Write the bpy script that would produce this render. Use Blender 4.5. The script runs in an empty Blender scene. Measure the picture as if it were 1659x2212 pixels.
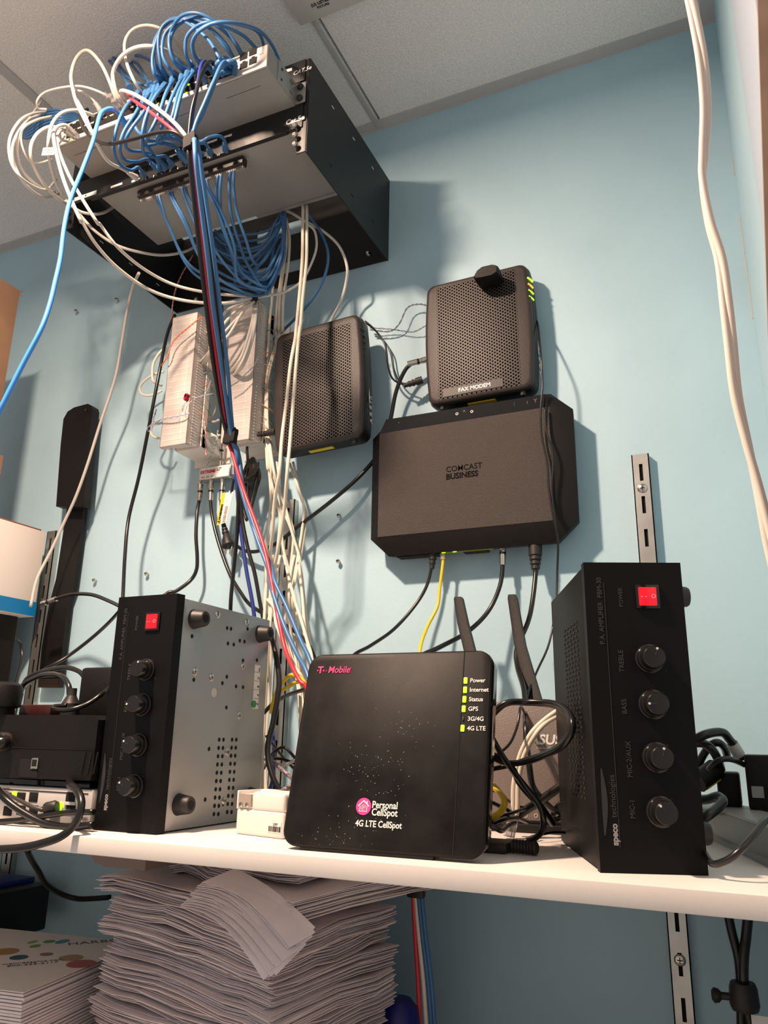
import bpy, bmesh, math, random
from mathutils import Vector, Matrix, noise
random.seed(7)
PI = math.pi
S = bpy.context.scene
COL = S.collection

# ------------------------------------------------------------------ camera
CAM_Z = 1.42
F_PX = 1686.09
YAW, PITCH, ROLL = 0.42848, 0.28153, 0.0170565
WALL = 1.2                                  # camera to back wall (wall plane is y = 0)
_cy, _sy, _cp, _sp = math.cos(YAW), math.sin(YAW), math.cos(PITCH), math.sin(PITCH)
_f = Vector((-_sy*_cp, _cy*_cp, _sp)); _r = Vector((_cy, _sy, 0)); _u = _r.cross(_f)
RIGHT = math.cos(ROLL)*_r + math.sin(ROLL)*_u
UP = -math.sin(ROLL)*_r + math.cos(ROLL)*_u
EYE = Vector((0, -WALL, CAM_Z))
cd = bpy.data.cameras.new('camera'); cam = bpy.data.objects.new('camera', cd); COL.objects.link(cam)
cd.sensor_fit = 'HORIZONTAL'; cd.sensor_width = 36; cd.lens = F_PX/1659*36; cd.clip_start = .02
m = Matrix((RIGHT, UP, -_f)).transposed().to_4x4(); m.translation = EYE
cam.matrix_world = m
S.camera = cam

# ------------------------------------------------------------------ light
S.view_settings.view_transform = 'Standard'; S.view_settings.look = 'None'
S.view_settings.gamma = 1; S.view_settings.use_curve_mapping = False
S.view_settings.exposure = 0.07
w = bpy.data.worlds.new('room_air'); S.world = w; w.use_nodes = True
bg = w.node_tree.nodes['Background']; bg.inputs[0].default_value = (1.0, .91, .85, 1); bg.inputs[1].default_value = .45
la = bpy.data.lights.new('ceiling_lamp', 'AREA'); la.shape = 'DISK'; la.size = .09; la.energy = 37; la.spread = math.radians(168); la.color = (1, .72, .54)
lo = bpy.data.objects.new('ceiling_lamp', la); COL.objects.link(lo)
LAMP = Vector((-.77, -.9, CAM_Z+1.15)); lo.location = LAMP
lo.rotation_euler = (Vector((-.72, -.80, CAM_Z+.05))-LAMP).to_track_quat('-Z', 'Y').to_euler()

# ------------------------------------------------------------------ geometry of sight lines -> places in the room
def ray(px, py):
    return _f + RIGHT*((px-829.5)/F_PX) - UP*((py-1106)/F_PX)
def at(px, py, t):                          # point at distance t in front of the back wall
    r = ray(px, py); return EYE + r*((WALL-t)/r.y)
def atz(px, py, z):                         # point at height z relative to the eye
    r = ray(px, py); return EYE + r*(z/r.z)
def atx(px, py, x):
    r = ray(px, py); return EYE + r*(x/r.x)
VIEW = {'P': (0, 0, 1), 'A': (0, 0, 2.9625), 'B': (200, 0, 3.318), 'D': (100, 380, 3.606), 'E': (400, 380, 3.318), 'F': (280, 640, 4.608),
        'G': (560, 660, 5.53), 'H': (380, 900, 4.88), 'I': (880, 560, 4.366), 'J': (780, 840, 3.318), 'K': (0, 840, 4.4233),
        'L': (0, 1250, 3.687), 'M': (200, 1270, 3.95), 'N': (500, 1380, 2.86), 'O': (1040, 1180, 2.99), 'Q': (0, 1780, 5.12),
        'R': (180, 1820, 2.304), 'S': (860, 1860, 2.076), 'T': (1040, 1480, 5.53), 'U': (1340, 960, 5.2), 'V': (1400, 0, 3.158),
        'W': (560, 1200, 7.375), 'X': (0, 560, 5.53), 'Y': (1440, 1500, 5.265)}
def vp(v, x, y):
    a, b, s = VIEW[v]; return a+x/s, b+y/s
def place(v, pts):
    return [at(*vp(v, p[0], p[1]), p[2]) for p in pts]

# ------------------------------------------------------------------ materials
MATS = {}
def mat(name, col, rough=.5, metal=0, bump=0, scale=200, spec=.5, vary=0, trans=0, emit=None, alpha=1, coat=0, wear=0):
    if name in MATS: return MATS[name]
    M = bpy.data.materials.new(name); M.use_nodes = True; nt = M.node_tree; b = nt.nodes['Principled BSDF']
    b.inputs['Base Color'].default_value = (*col, 1); b.inputs['Roughness'].default_value = rough; b.inputs['Metallic'].default_value = metal
    b.inputs['Specular IOR Level'].default_value = spec
    b.inputs['Transmission Weight'].default_value = trans; b.inputs['Coat Weight'].default_value = coat
    b.inputs['Alpha'].default_value = alpha
    tc = nt.nodes.new('ShaderNodeTexCoord')
    if bump:
        n = nt.nodes.new('ShaderNodeTexNoise'); n.inputs['Scale'].default_value = scale; n.inputs['Detail'].default_value = 3
        nt.links.new(tc.outputs['Object'], n.inputs['Vector'])
        bp = nt.nodes.new('ShaderNodeBump'); bp.inputs['Strength'].default_value = bump; bp.inputs['Distance'].default_value = .002
        nt.links.new(n.outputs['Fac'], bp.inputs['Height']); nt.links.new(bp.outputs['Normal'], b.inputs['Normal'])
    if vary:
        n = nt.nodes.new('ShaderNodeTexNoise'); n.inputs['Scale'].default_value = wear or 6; n.inputs['Detail'].default_value = 5
        nt.links.new(tc.outputs['Object'], n.inputs['Vector'])
        r = nt.nodes.new('ShaderNodeValToRGB'); r.color_ramp.elements[0].position = .35; r.color_ramp.elements[1].position = .68
        r.color_ramp.elements[0].color = (*[c*(1-vary) for c in col], 1); r.color_ramp.elements[1].color = (*[min(1, c*(1+vary)) for c in col], 1)
        nt.links.new(n.outputs['Fac'], r.inputs['Fac']); nt.links.new(r.outputs['Color'], b.inputs['Base Color'])
    if emit:
        b.inputs['Emission Color'].default_value = (*emit[0], 1); b.inputs['Emission Strength'].default_value = emit[1]
    MATS[name] = M; return M

def ceiling_mat():
    M = mat('ceiling_tile', (.89, .88, .87), .95, bump=.8, scale=330, vary=.10, wear=300)
    b = next(n for n in M.node_tree.nodes if n.type == 'BUMP'); b.inputs['Distance'].default_value = .003
    return M
def wall_mat():
    M = mat('blue_wall_paint', (.40, .60, .70), .55, bump=.12, scale=140)
    nt = M.node_tree; b = nt.nodes['Principled BSDF']; tc = next(n for n in nt.nodes if n.type == 'TEX_COORD')
    n = nt.nodes.new('ShaderNodeTexNoise'); n.inputs['Scale'].default_value = 5; n.inputs['Detail'].default_value = 6
    nt.links.new(tc.outputs['Object'], n.inputs['Vector'])
    r = nt.nodes.new('ShaderNodeValToRGB'); r.color_ramp.elements[0].position = .3; r.color_ramp.elements[1].position = .6
    r.color_ramp.elements[0].color = (.375, .565, .66, 1); r.color_ramp.elements[1].color = (.415, .62, .72, 1)
    nt.links.new(n.outputs['Fac'], r.inputs['Fac']); nt.links.new(r.outputs['Color'], b.inputs['Base Color'])
    return M
def perforated_mat():
    M = mat('perforated_black', (.045, .036, .033), .45, spec=.3, bump=.25, scale=900)
    nt = M.node_tree; b = nt.nodes['Principled BSDF']; tc = next(n for n in nt.nodes if n.type == 'TEX_COORD')
    outs = []
    for off in (0, .5):
        sc = nt.nodes.new('ShaderNodeVectorMath'); sc.operation = 'MULTIPLY_ADD'
        sc.inputs[1].default_value = (118, 0, 165); sc.inputs[2].default_value = (off, 0, off)
        nt.links.new(tc.outputs['Object'], sc.inputs[0])
        fr = nt.nodes.new('ShaderNodeVectorMath'); fr.operation = 'FRACTION'; nt.links.new(sc.outputs[0], fr.inputs[0])
        sb = nt.nodes.new('ShaderNodeVectorMath'); sb.operation = 'SUBTRACT'; sb.inputs[1].default_value = (.5, 0, .5); nt.links.new(fr.outputs[0], sb.inputs[0])
        ms = nt.nodes.new('ShaderNodeVectorMath'); ms.operation = 'MULTIPLY'; ms.inputs[1].default_value = (1, 0, .72); nt.links.new(sb.outputs[0], ms.inputs[0])
        ln = nt.nodes.new('ShaderNodeVectorMath'); ln.operation = 'LENGTH'; nt.links.new(ms.outputs[0], ln.inputs[0]); outs.append(ln.outputs['Value'])
    mn = nt.nodes.new('ShaderNodeMath'); mn.operation = 'MINIMUM'; nt.links.new(outs[0], mn.inputs[0]); nt.links.new(outs[1], mn.inputs[1])
    st = nt.nodes.new('ShaderNodeMath'); st.operation = 'GREATER_THAN'; st.inputs[1].default_value = .19; nt.links.new(mn.outputs[0], st.inputs[0])
    sx = nt.nodes.new('ShaderNodeSeparateXYZ'); nt.links.new(tc.outputs['Object'], sx.inputs[0])
    def lim(out, v):
        a = nt.nodes.new('ShaderNodeMath'); a.operation = 'ABSOLUTE'; nt.links.new(out, a.inputs[0])
        g = nt.nodes.new('ShaderNodeMath'); g.operation = 'GREATER_THAN'; g.inputs[1].default_value = v; nt.links.new(a.outputs[0], g.inputs[0]); return g.outputs[0]
    z0 = nt.nodes.new('ShaderNodeMath'); z0.operation = 'SUBTRACT'; z0.inputs[1].default_value = .116; nt.links.new(sx.outputs['Z'], z0.inputs[0])
    mx = nt.nodes.new('ShaderNodeMath'); mx.operation = 'MAXIMUM'; nt.links.new(lim(sx.outputs['X'], .0715), mx.inputs[0]); nt.links.new(lim(z0.outputs[0], .108), mx.inputs[1])
    m2 = nt.nodes.new('ShaderNodeMath'); m2.operation = 'MAXIMUM'; nt.links.new(mx.outputs[0], m2.inputs[0]); nt.links.new(st.outputs[0], m2.inputs[1])
    mc = nt.nodes.new('ShaderNodeMix'); mc.data_type = 'RGBA'; nt.links.new(m2.outputs[0], mc.inputs[0])
    mc.inputs[6].default_value = (.001, .001, .001, 1); mc.inputs[7].default_value = (.032, .025, .023, 1)
    nt.links.new(mc.outputs[2], b.inputs['Base Color'])
    rr = nt.nodes.new('ShaderNodeMapRange'); rr.inputs[3].default_value = 1; rr.inputs[4].default_value = .42; nt.links.new(m2.outputs[0], rr.inputs[0]); nt.links.new(rr.outputs[0], b.inputs['Roughness'])
    sp = nt.nodes.new('ShaderNodeMath'); sp.operation = 'MULTIPLY'; sp.inputs[1].default_value = .5; nt.links.new(m2.outputs[0], sp.inputs[0]); nt.links.new(sp.outputs[0], b.inputs['Specular IOR Level'])
    return M
def carton_mat(): return mat('brown_cardboard', (.30, .17, .10), .8, bump=.1, scale=60, vary=.12, wear=14)

WALLM = wall_mat(); CEIL = ceiling_mat(); PERF = perforated_mat()
WHITEWALL = mat('white_wall_paint', (.62, .66, .71), .6, bump=.1, scale=120)
TRIM = mat('painted_steel_trim', (.52, .52, .52), .5, vary=.04)
SHELF = mat('white_melamine', (.80, .75, .70), .38, bump=.04, scale=60, vary=.03)
BLACK = mat('black_plastic', (.009, .0085, .009), .42, spec=.3, bump=.12, scale=700)
BLACKM = mat('matte_black_plastic', (.007, .006, .006), .5, spec=.25, bump=.3, scale=900)
BROWNBLACK = mat('textured_black_plastic', (.046, .037, .033), .5, spec=.35, bump=.7, scale=850, vary=.10, wear=600)
GLOSSB = mat('glossy_black', (.006, .006, .006), .08)
RACKB = mat('black_powder_coat', (.007, .008, .009), .5, bump=.06, scale=800)
AMPB = mat('black_anodised', (.0045, .0045, .005), .5, bump=.03, scale=900, spec=.15)
STEEL = mat('grey_steel', (.34, .345, .345), .36, .35, vary=.04)
BOXG = mat('grey_painted_steel', (.33, .325, .315), .40, .15, vary=.04, wear=3)
ZINC = mat('zinc_steel', (.50, .50, .47), .34, .85, bump=.08, scale=80, vary=.1, wear=30)
NICKEL = mat('nickel', (.62, .58, .52), .2, 1)
BLUE = mat('blue_cable', (.045, .155, .34), .40)
BLUEB = mat('bright_blue_cable', (.06, .30, .85), .34)
NAVY = mat('navy_cable', (.02, .035, .22), .36)
WHITE = mat('white_cable', (.70, .66, .60), .42)
CREAM = mat('cream_cable', (.72, .66, .55), .45)
GREYC = mat('grey_cable', (.48, .45, .42), .45)
BCAB = mat('black_cable', (.008, .008, .008), .28)
RED = mat('red_cable', (.62, .03, .05), .35)
YEL = mat('yellow_cable', (.80, .55, .02), .4)
RUB = mat('black_rubber', (.018, .015, .014), .5)
CLEAR = mat('frosted_plastic', (.80, .74, .70), .35, trans=.35, alpha=.80)
IVORY = mat('ivory_plastic', (.78, .73, .68), .4)
CLIP = mat('clear_plug_plastic', (.85, .85, .85), .1, trans=.85)
LABW = mat('white_label', (.80, .77, .74), .5)
LETW = mat('white_lettering', (.80, .79, .76), .5)
LETG = mat('grey_lettering', (.05, .05, .048), .5)
LETM = mat('magenta_lettering', (.75, .05, .22), .5)
LETD = mat('dark_lettering', (.004, .003, .003), .8, spec=.1)
YLAB = mat('yellow_label', (.75, .55, .02), .5)
GLED = mat('green_led', (.3, .9, .02), .4, emit=((.45, 1, .02), 1.6))
ALED = mat('amber_led', (.9, .3, .02), .4, emit=((1, .35, .03), 1.6))
RLED = mat('red_switch_lamp', (.35, .002, .006), .3, emit=((1, .01, .03), .62))
DARK = mat('dark_recess', (.003, .003, .003), .9)
PAPER = mat('white_paper', (.70, .63, .65), .8, vary=.04, wear=40)
WEBB = mat('hook_and_loop_strap', (.010, .008, .008), .8, bump=1, scale=900)
BLUEP = mat('blue_plastic', (.008, .012, .17), .45)
CARD = carton_mat()

# ------------------------------------------------------------------ mesh tools
class MB:
    def __init__(s): s.bm = bmesh.new()
    def add(s, verts, faces, M=None, smooth=False):
        vs = [s.bm.verts.new((M @ Vector(v)) if M else v) for v in verts]
        for f in faces:
            try: fc = s.bm.faces.new([vs[i] for i in f]); fc.smooth = smooth
            except ValueError: pass
        return s
    def box(s, lo, hi, bev=0, M=None, seg=2):
        t = bmesh.new(); bmesh.ops.create_cube(t, size=1)
        lo, hi = Vector(lo), Vector(hi)
        for v in t.verts: v.co = Vector(((v.co[i]+.5)*(hi[i]-lo[i])+lo[i] for i in range(3)))
        if bev: bmesh.ops.bevel(t, geom=t.edges[:], offset=bev, segments=seg, affect='EDGES', profile=.5)
        if M: t.transform(M)
        s.merge(t, bool(bev)); return s
    def merge(s, t, smooth=False):
        t.verts.index_update()
        vs = [s.bm.verts.new(v.co) for v in t.verts]
        for f in t.faces:
            fc = s.bm.faces.new([vs[v.index] for v in f.verts]); fc.smooth = f.smooth
        t.free()
    def cyl(s, a, b, r, r2=None, n=16, prof=None, cap=True):
        a, b = Vector(a), Vector(b); d = b-a; q = d.to_track_quat('Z', 'Y'); L = d.length
        prof = prof or [(0, r), (1, r if r2 is None else r2)]
        rings = []; base = len(s.bm.verts)
        vs = []
        for (h, rr) in prof:
            vs.append([s.bm.verts.new(a+q @ Vector((rr*math.cos(2*PI*i/n), rr*math.sin(2*PI*i/n), h*L))) for i in range(n)])
        for k in range(len(vs)-1):
            for i in range(n):
                fc = s.bm.faces.new([vs[k][i], vs[k][(i+1) % n], vs[k+1][(i+1) % n], vs[k+1][i]]); fc.smooth = True
        if cap:
            s.bm.faces.new(list(reversed(vs[0]))); s.bm.faces.new(vs[-1])
        return s
    def tube(s, pts, r, n=8, sub=6, closed=False):
        P = smooth_path(pts, sub) if sub > 1 else [Vector(p) for p in pts]
        up = None; vs = []
        for i, p in enumerate(P):
            d = (P[min(i+1, len(P)-1)]-P[max(i-1, 0)])
            if d.length < 1e-9: d = Vector((0, 0, 1))
            d.normalize()
            if up is None: up = d.orthogonal().normalized()
            up = (up-d*up.dot(d)); up = up.normalized() if up.length > 1e-6 else d.orthogonal().normalized()
            sd = d.cross(up)
            rr = r(i/(len(P)-1)) if callable(r) else r
            vs.append([s.bm.verts.new(p+up*(rr*math.cos(2*PI*k/n))+sd*(rr*math.sin(2*PI*k/n))) for k in range(n)])
        for i in range(len(vs)-1):
            for k in range(n):
                fc = s.bm.faces.new([vs[i][k], vs[i][(k+1) % n], vs[i+1][(k+1) % n], vs[i+1][k]]); fc.smooth = True
        s.bm.faces.new(list(reversed(vs[0]))); s.bm.faces.new(vs[-1])
        return s
    def loft(s, loops, smooth=False, cap0=True, cap1=True, M=None):
        vs = [[s.bm.verts.new(M @ Vector(p) if M else p) for p in L] for L in loops]; n = len(vs[0])
        for i in range(len(vs)-1):
            for k in range(n):
                fc = s.bm.faces.new([vs[i][k], vs[i][(k+1) % n], vs[i+1][(k+1) % n], vs[i+1][k]]); fc.smooth = smooth
        if cap0: s.bm.faces.new(list(reversed(vs[0])))
        if cap1: s.bm.faces.new(vs[-1])
        return s
    def build(s, name, material, parent=None, world=True, flat=False):
        bm = s.bm
        bmesh.ops.recalc_face_normals(bm, faces=bm.faces[:])
        c = Vector()
        if parent is None and bm.verts:
            c = sum((v.co for v in bm.verts), Vector())/len(bm.verts)
            c.z = min(v.co.z for v in bm.verts)
            bm.transform(Matrix.Translation(-c))
        elif parent is not None and world:
            bm.transform(wm(parent).inverted())
        me = bpy.data.meshes.new(name); bm.to_mesh(me); bm.free()
        o = bpy.data.objects.new(name, me); COL.objects.link(o); me.materials.append(material)
        if parent is not None: o.parent = parent
        else: o.location = c
        try: me.set_sharp_from_angle(angle=math.radians(38))
        except Exception: pass
        return o
def wm(o):
    M = Matrix.LocRotScale(o.location, o.rotation_euler, o.scale)
    return wm(o.parent) @ M if o.parent else M
def smooth_path(pts, sub=6):
    P = [Vector(p) for p in pts]
    if len(P) < 3: return P
    P = [P[0]*2-P[1]]+P+[P[-1]*2-P[-2]]; out = []
    for i in range(1, len(P)-2):
        a, b, c, d = P[i-1], P[i], P[i+1], P[i+2]
        for k in range(sub):
            t = k/sub; out.append(.5*((2*b)+(c-a)*t+(2*a-5*b+4*c-d)*t*t+(3*b-a-3*c+d)*t**3))
    out.append(P[-2]); return out
def outline(w, h, r, n=5, bulge=0, sub=6):
    """rounded rectangle in x,z centred on 0,0, sides bowed outwards by bulge"""
    pts = []
    for cx, cz, a0 in ((w/2-r, -h/2+r, -PI/2), (w/2-r, h/2-r, 0), (-w/2+r, h/2-r, PI/2), (-w/2+r, -h/2+r, PI)):
        for k in range(n+1):
            a = a0+PI/2*k/n; pts.append((cx+r*math.cos(a), cz+r*math.sin(a)))
        if bulge and a0 in (0-PI/2+0, PI/2) or (bulge and a0 in (-PI/2,)):
            pass
    if bulge:
        out = []
        N = len(pts)
        for i, p in enumerate(pts):
            out.append(p); q = pts[(i+1) % N]
            if abs(p[0]-q[0]) < 1e-6 and abs(p[1]-q[1]) > h*.4:
                for k in range(1, sub): out.append((p[0]+(q[0]-p[0])*k/sub, p[1]+(q[1]-p[1])*k/sub))
        pts = [(x+math.copysign(bulge, x)*(1-(2*z/h)**2)*min(1, abs(2*x/w))**4, z) for x, z in out]
    return pts
def thing(name, label, cat, loc=(0, 0, 0), rot=(0, 0, 0), group=None):
    o = bpy.data.objects.new(name, None); COL.objects.link(o); o.empty_display_size = .02
    o.location = loc; o.rotation_euler = rot; o['label'] = label; o['category'] = cat
    if group: o['group'] = group
    return o
def tag(o, label, cat, group=None):
    o['label'] = label; o['category'] = cat
    if group: o['group'] = group
    return o
def struct(o): o['kind'] = 'structure'; return o
def letters(body, size, M, material, parent, name='lettering', bold=0, align='LEFT', shear=0, sx=1, world=False):
    c = bpy.data.curves.new('t', 'FONT'); c.body = body; c.size = size; c.align_x = align; c.offset = bold*size; c.extrude = .00012; c.shear = shear; c.resolution_u = 3
    o = bpy.data.objects.new('t', c); COL.objects.link(o); bpy.context.view_layer.update()
    me = bpy.data.meshes.new_from_object(o.evaluated_get(bpy.context.evaluated_depsgraph_get()))
    bpy.data.objects.remove(o); bpy.data.curves.remove(c)
    me.transform(Matrix.Diagonal((sx, 1, 1, 1)))
    if world and parent: me.transform(wm(parent).inverted() @ M)
    else: me.transform(M)
    me.name = name; me.materials.clear(); me.materials.append(material)
    ob = bpy.data.objects.new(name, me); COL.objects.link(ob)
    if parent: ob.parent = parent
    return ob
def face_matrix(origin, xdir, ydir):
    x = Vector(xdir).normalized(); z = x.cross(Vector(ydir)).normalized(); y = z.cross(x)
    M = Matrix((x, y, z)).transposed().to_4x4(); M.translation = Vector(origin); return M
FRONT = lambda x, y, z, rot=0: Matrix.Translation((x, y, z)) @ Matrix.Rotation(PI/2, 4, 'X') @ Matrix.Rotation(rot, 4, 'Z')

DROPS = ('down to the booster', 'down behind the booster', 'curving down left behind', 'running to the booster', 'lower left of the booster', 'fanning down to the shelf', 'bending left behind', 'loose vertical bunch', 'behind the left amplifier', 'to the left amplifier', 'swinging down to the right', 'over the left modem')
def cable(name, label, v, pts, r, material, cat='cable', group=None, n=8, sub=6, plug=None):
    """one cable through the listed places; v is the close-up the places were read from"""
    P = place(v, pts) if v else pts
    if any(k in label for k in DROPS) and P[-1].z > SH+.02:
        e = P[-1]; d = (e-P[-2]).normalized(); q = e+d*.03; zf = SH+.004
        P = P+[Vector((q.x, min(q.y, -.02), max(q.z-.03, zf+.02))), Vector((q.x+d.x*.02, min(q.y, -.02), (max(q.z-.03, zf+.02)+zf)/2)), Vector((q.x+.012, min(q.y, -.02)-.006, zf)), Vector((q.x+.045, min(q.y, -.02)-.01, zf))]
    o0 = P[0].copy()
    Q = [p-o0 for p in P]
    b = MB(); b.tube(Q, r, n=n, sub=sub)
    bm = b.bm; bmesh.ops.recalc_face_normals(bm, faces=bm.faces[:])
    me = bpy.data.meshes.new(name); bm.to_mesh(me); bm.free(); me.materials.append(material)
    o = bpy.data.objects.new(name, me); COL.objects.link(o); o.location = o0
    tag(o, label, cat, group)
    if plug:
        for end, kind in plug.items():
            a, c = (P[0], P[1]) if end == 0 else (P[-1], P[-2])
            d = (c-a).normalized()
            pm = MB()
            if kind == 'boot':
                pm.cyl(a-d*.004, a+d*.022, .0062, .0036, n=8); pm.build('plug_boot', material, o)
            elif kind == 'clear':
                pm.cyl(a-d*.006, a+d*.016, .0055, .0045, n=6); pm.build('plug', CLIP, o)
            elif kind == 'coax':
                pm.cyl(a-d*.006, a+d*.030, 1, prof=[(0, .0056), (.28, .0056), (.3, .0048), (.46, .0048), (.47, .0053), (1, .0050)], n=12); pm.build('connector', NICKEL, o)
                q = MB(); q.cyl(a+d*.0085, a+d*.0125, .0053, n=12); q.build('connector_band', BCAB, o)
            elif kind == 'dc':
                pm.cyl(a-d*.004, a+d*.030, 1, prof=[(0, .007), (.35, .007), (.36, .0052), (.45, .0052), (.46, .0062), (.55, .0062), (.56, .0048), (.66, .0048), (.67, .0055), (.76, .0055), (.77, .0042), (1, .004)], n=10); pm.build('plug', RUB, o)
    return o

def screw(px, py, t=.0, label='', rr=.0042):
    p = at(px, py, t+.009)
    p.y = -(t+.009)
    r = thing('wall_screw', label, 'screw', (p.x, -t, p.z))
    MB().cyl((p.x, -t, p.z), (p.x, -t-.008, p.z), .0018, n=8).build('shank', ZINC, r)
    h = MB().cyl((p.x, -t-.007, p.z), (p.x, -t-.0115, p.z), 1, prof=[(0, rr), (.35, rr), (1, rr*.5)], n=14).build('head', NICKEL, r)
    b = MB(); b.box((p.x-rr*.5, -t-.0119, p.z-.0004), (p.x+rr*.5, -t-.0112, p.z+.0004)); b.box((p.x-.0004, -t-.0119, p.z-rr*.5), (p.x+.0004, -t-.0112, p.z+rr*.5)); b.build('cross_slot', DARK, h)
    return r

# ================================================================== THE ROOM
Z = lambda z: CAM_Z+z                       # height given relative to the eye
CEILZ = Z(1.21); SH = Z(-.108)              # ceiling height, top of the shelf
RW = .068                                   # right wall
o = MB().box((-2.3, 0, 0), (RW+.1, .06, CEILZ)).build('wall_back', WALLM); struct(o)
o = MB().box((RW, -.60, 0), (RW+.1, 0, CEILZ)).build('wall_right', WALLM); struct(o)
o = MB().box((-2.3, -2.6, -.05), (RW+.9, .06, 0)).build('floor', mat('pale_vinyl', (.68, .66, .63), .5, vary=.05)); struct(o)
b = MB(); b.box((-2.3, -1.25, CEILZ), (-1.168, .06, CEILZ+.02)); b.box((-1.168, -1.25, CEILZ), (-.567, .06, CEILZ+.02)); b.box((-.5615, -1.25, CEILZ), (RW+.1, .06, CEILZ+.02))
b.box((-.60, -1.25, CEILZ+.02), (-.52, .06, CEILZ+.03)); struct(b.build('ceiling', CEIL))
b = MB(); b.box((-.5785, -1.25, CEILZ-.003), (-.5685, -.0, CEILZ+.001), .0008); struct(b.build('trim_1', TRIM))
b = MB(); b.box((-1.181, -1.25, CEILZ-.003), (-1.157, 0, CEILZ+.001), .0008); struct(b.build('trim_2', TRIM))
b = MB(); b.box((-2.3, -.023, CEILZ-.002), (RW, 0, CEILZ+.0005)); b.box((-2.3, -.002, CEILZ-.006), (RW, 0, CEILZ)); struct(b.build('trim_3', TRIM))
b = MB(); b.box((RW-.023, -.6, CEILZ-.0022), (RW, -.023, CEILZ+.0005)); struct(b.build('trim_4', TRIM))
b = MB(); b.box((RW-.004, -.62, 0), (RW+.02, -.403, CEILZ-.01), .001); struct(b.build('trim_5', mat('white_trim_paint', (.44, .52, .62), .45)))
# smooth lowered panel in the ceiling with a small printed mark
pn = thing('ceiling_panel', 'smooth beige ceiling panel with a small dark printed mark, at the top of the picture', 'panel', (-.594, -.286, Z(1.195)))
MB().box((-.594, -.60, Z(1.195)), (-.20, -.286, Z(1.204)), .001).build('panel_face', mat('beige_enamel', (.62, .60, .56), .45), pn)
for k, (x, s_) in enumerate(((-.545, 'U'),)):
    p = atz(697, 14, 1.1945)
    M = Matrix.Translation((p.x-.018, p.y-.006, Z(1.1947))) @ Matrix.Rotation(PI, 4, 'X')
    letters('(U) LISTED', .0075, M, LETD, pn, bold=.03, world=True)
    letters('FIXTURE', .0060, M @ Matrix.Translation((.008, -.007, 0)), LETD, pn, bold=.02, world=True)
# brown board at the right edge
a = at(1637, 0, .70); c = at(1655, 560, .70); d = (a-c).normalized(); top = a+d*((CEILZ-.012-a.z)/d.z); bot = c-d*((c.z-.02)/d.z)
b = MB(); n_ = Vector((1, 0, 0)); e_ = Vector((0, 1, 0))
b.loft([[p, p+n_*.055, p+n_*.055+e_*.016, p+e_*.016] for p in (bot-e_*.0, top)])
tag(b.build('wooden_board', mat('brown_wood', (.26, .17, .12), .6, vary=.15, wear=20)), 'brown wooden board leaning along the right edge beside the white wall', 'board')

# scuffs: small paint chips on the corner between the two walls
b = MB()
for y0, y1 in ((418, 510), (515, 665), (275, 320)):
    p, q = atx(1596+(y0-418)*.121+.5, y0, RW-.0006), atx(1596+(y1-418)*.121+.5, y1, RW-.0006)
    b.box((RW-.0012, -.0016, q.z), (RW-.0002, -.0002, p.z))
struct(b.build('trim_6', mat('bare_plaster', (.66, .58, .48), .8)))

# shelf board
b = MB(); zf = at(1659, 1935, WALL-.6965).z
SHY = -(WALL-.697)
zb_ = (EYE+ray(1659, 1992)*(.697/ray(1659, 1992).y)).z
b.box((-2.0, SHY, zb_), (.066, -.002, SH), .0008)
tag(b.build('shelf_board', SHELF), 'long white shelf board carrying the amplifiers and routers', 'shelf')
b = MB(); b.box((-2.0, SHY-.02, Z(-.495)), (.066, -.002, Z(-.47)), .0008)
tag(b.build('shelf_board', SHELF), 'lower white shelf board under the paper stacks', 'shelf')

# slotted wall rails and brackets
def rail(x, zt, zb, label, w_=.0255, dz0=.016, screws=()):
    r = thing('shelf_rail', label, 'shelf rail', (x, 0, zb))
    dp = .014; th = .0016; b = MB(); z = zt; zs = zt-dz0; pitch = .0515; sl = .027
    b.box((x-w_/2, -dp, zb), (x-.0026, -dp+th, zt)); b.box((x+.0026, -dp, zb), (x+w_/2, -dp+th, zt))
    cur = zt
    while zs-sl > zb:
        b.box((x-.0026, -dp, zs), (x+.0026, -dp+th, cur)); cur = zs-sl; zs -= pitch
    b.box((x-.0026, -dp, zb), (x+.0026, -dp+th, cur))
    for s in (-1, 1): b.box((x+s*w_/2-(th if s > 0 else 0), -dp, zb), (x+s*w_/2+(0 if s > 0 else th), 0, zt))
    b.build('channel', ZINC, r)
    b = MB(); b.box((x-.003, -dp+.004, zb), (x+.003, -dp+.005, zt)); b.build('slot_shadow_plate', DARK, r)
    for zz in screws:
        h = MB().cyl((x, -dp, zz), (x, -dp-.0022, zz), 1, prof=[(0, .0075), (.5, .007), (1, .0055)], n=18).build('rail_screw', NICKEL, r)
        q = MB(); q.box((x-.0035, -dp-.0026, zz-.0006), (x+.0035, -dp-.002, zz+.0006)); q.box((x-.0006, -dp-.0026, zz-.0035), (x+.0006, -dp-.002, zz+.0035)); q.build('cross_slot', DARK, h)
    return r
pr = at(1382, 981, .014)
r_ = rail(pr.x, pr.z, .3, 'slotted steel shelf rail on the wall above and below the shelf, behind the right amplifier', screws=(at(1385, 1055, .014).z, at(1466, 2074, .014).z))
pl = at(112, 1147, .014)
rail(pl.x, pl.z, .3, 'slotted steel shelf rail on the wall beside the white and blue box', screws=(at(89, 1202, .014).z,))
pc = at(628, 1079, .014)
rail(pc.x-.004, pc.z, .3, 'slotted steel shelf rail behind the hanging white cables', screws=())
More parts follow.
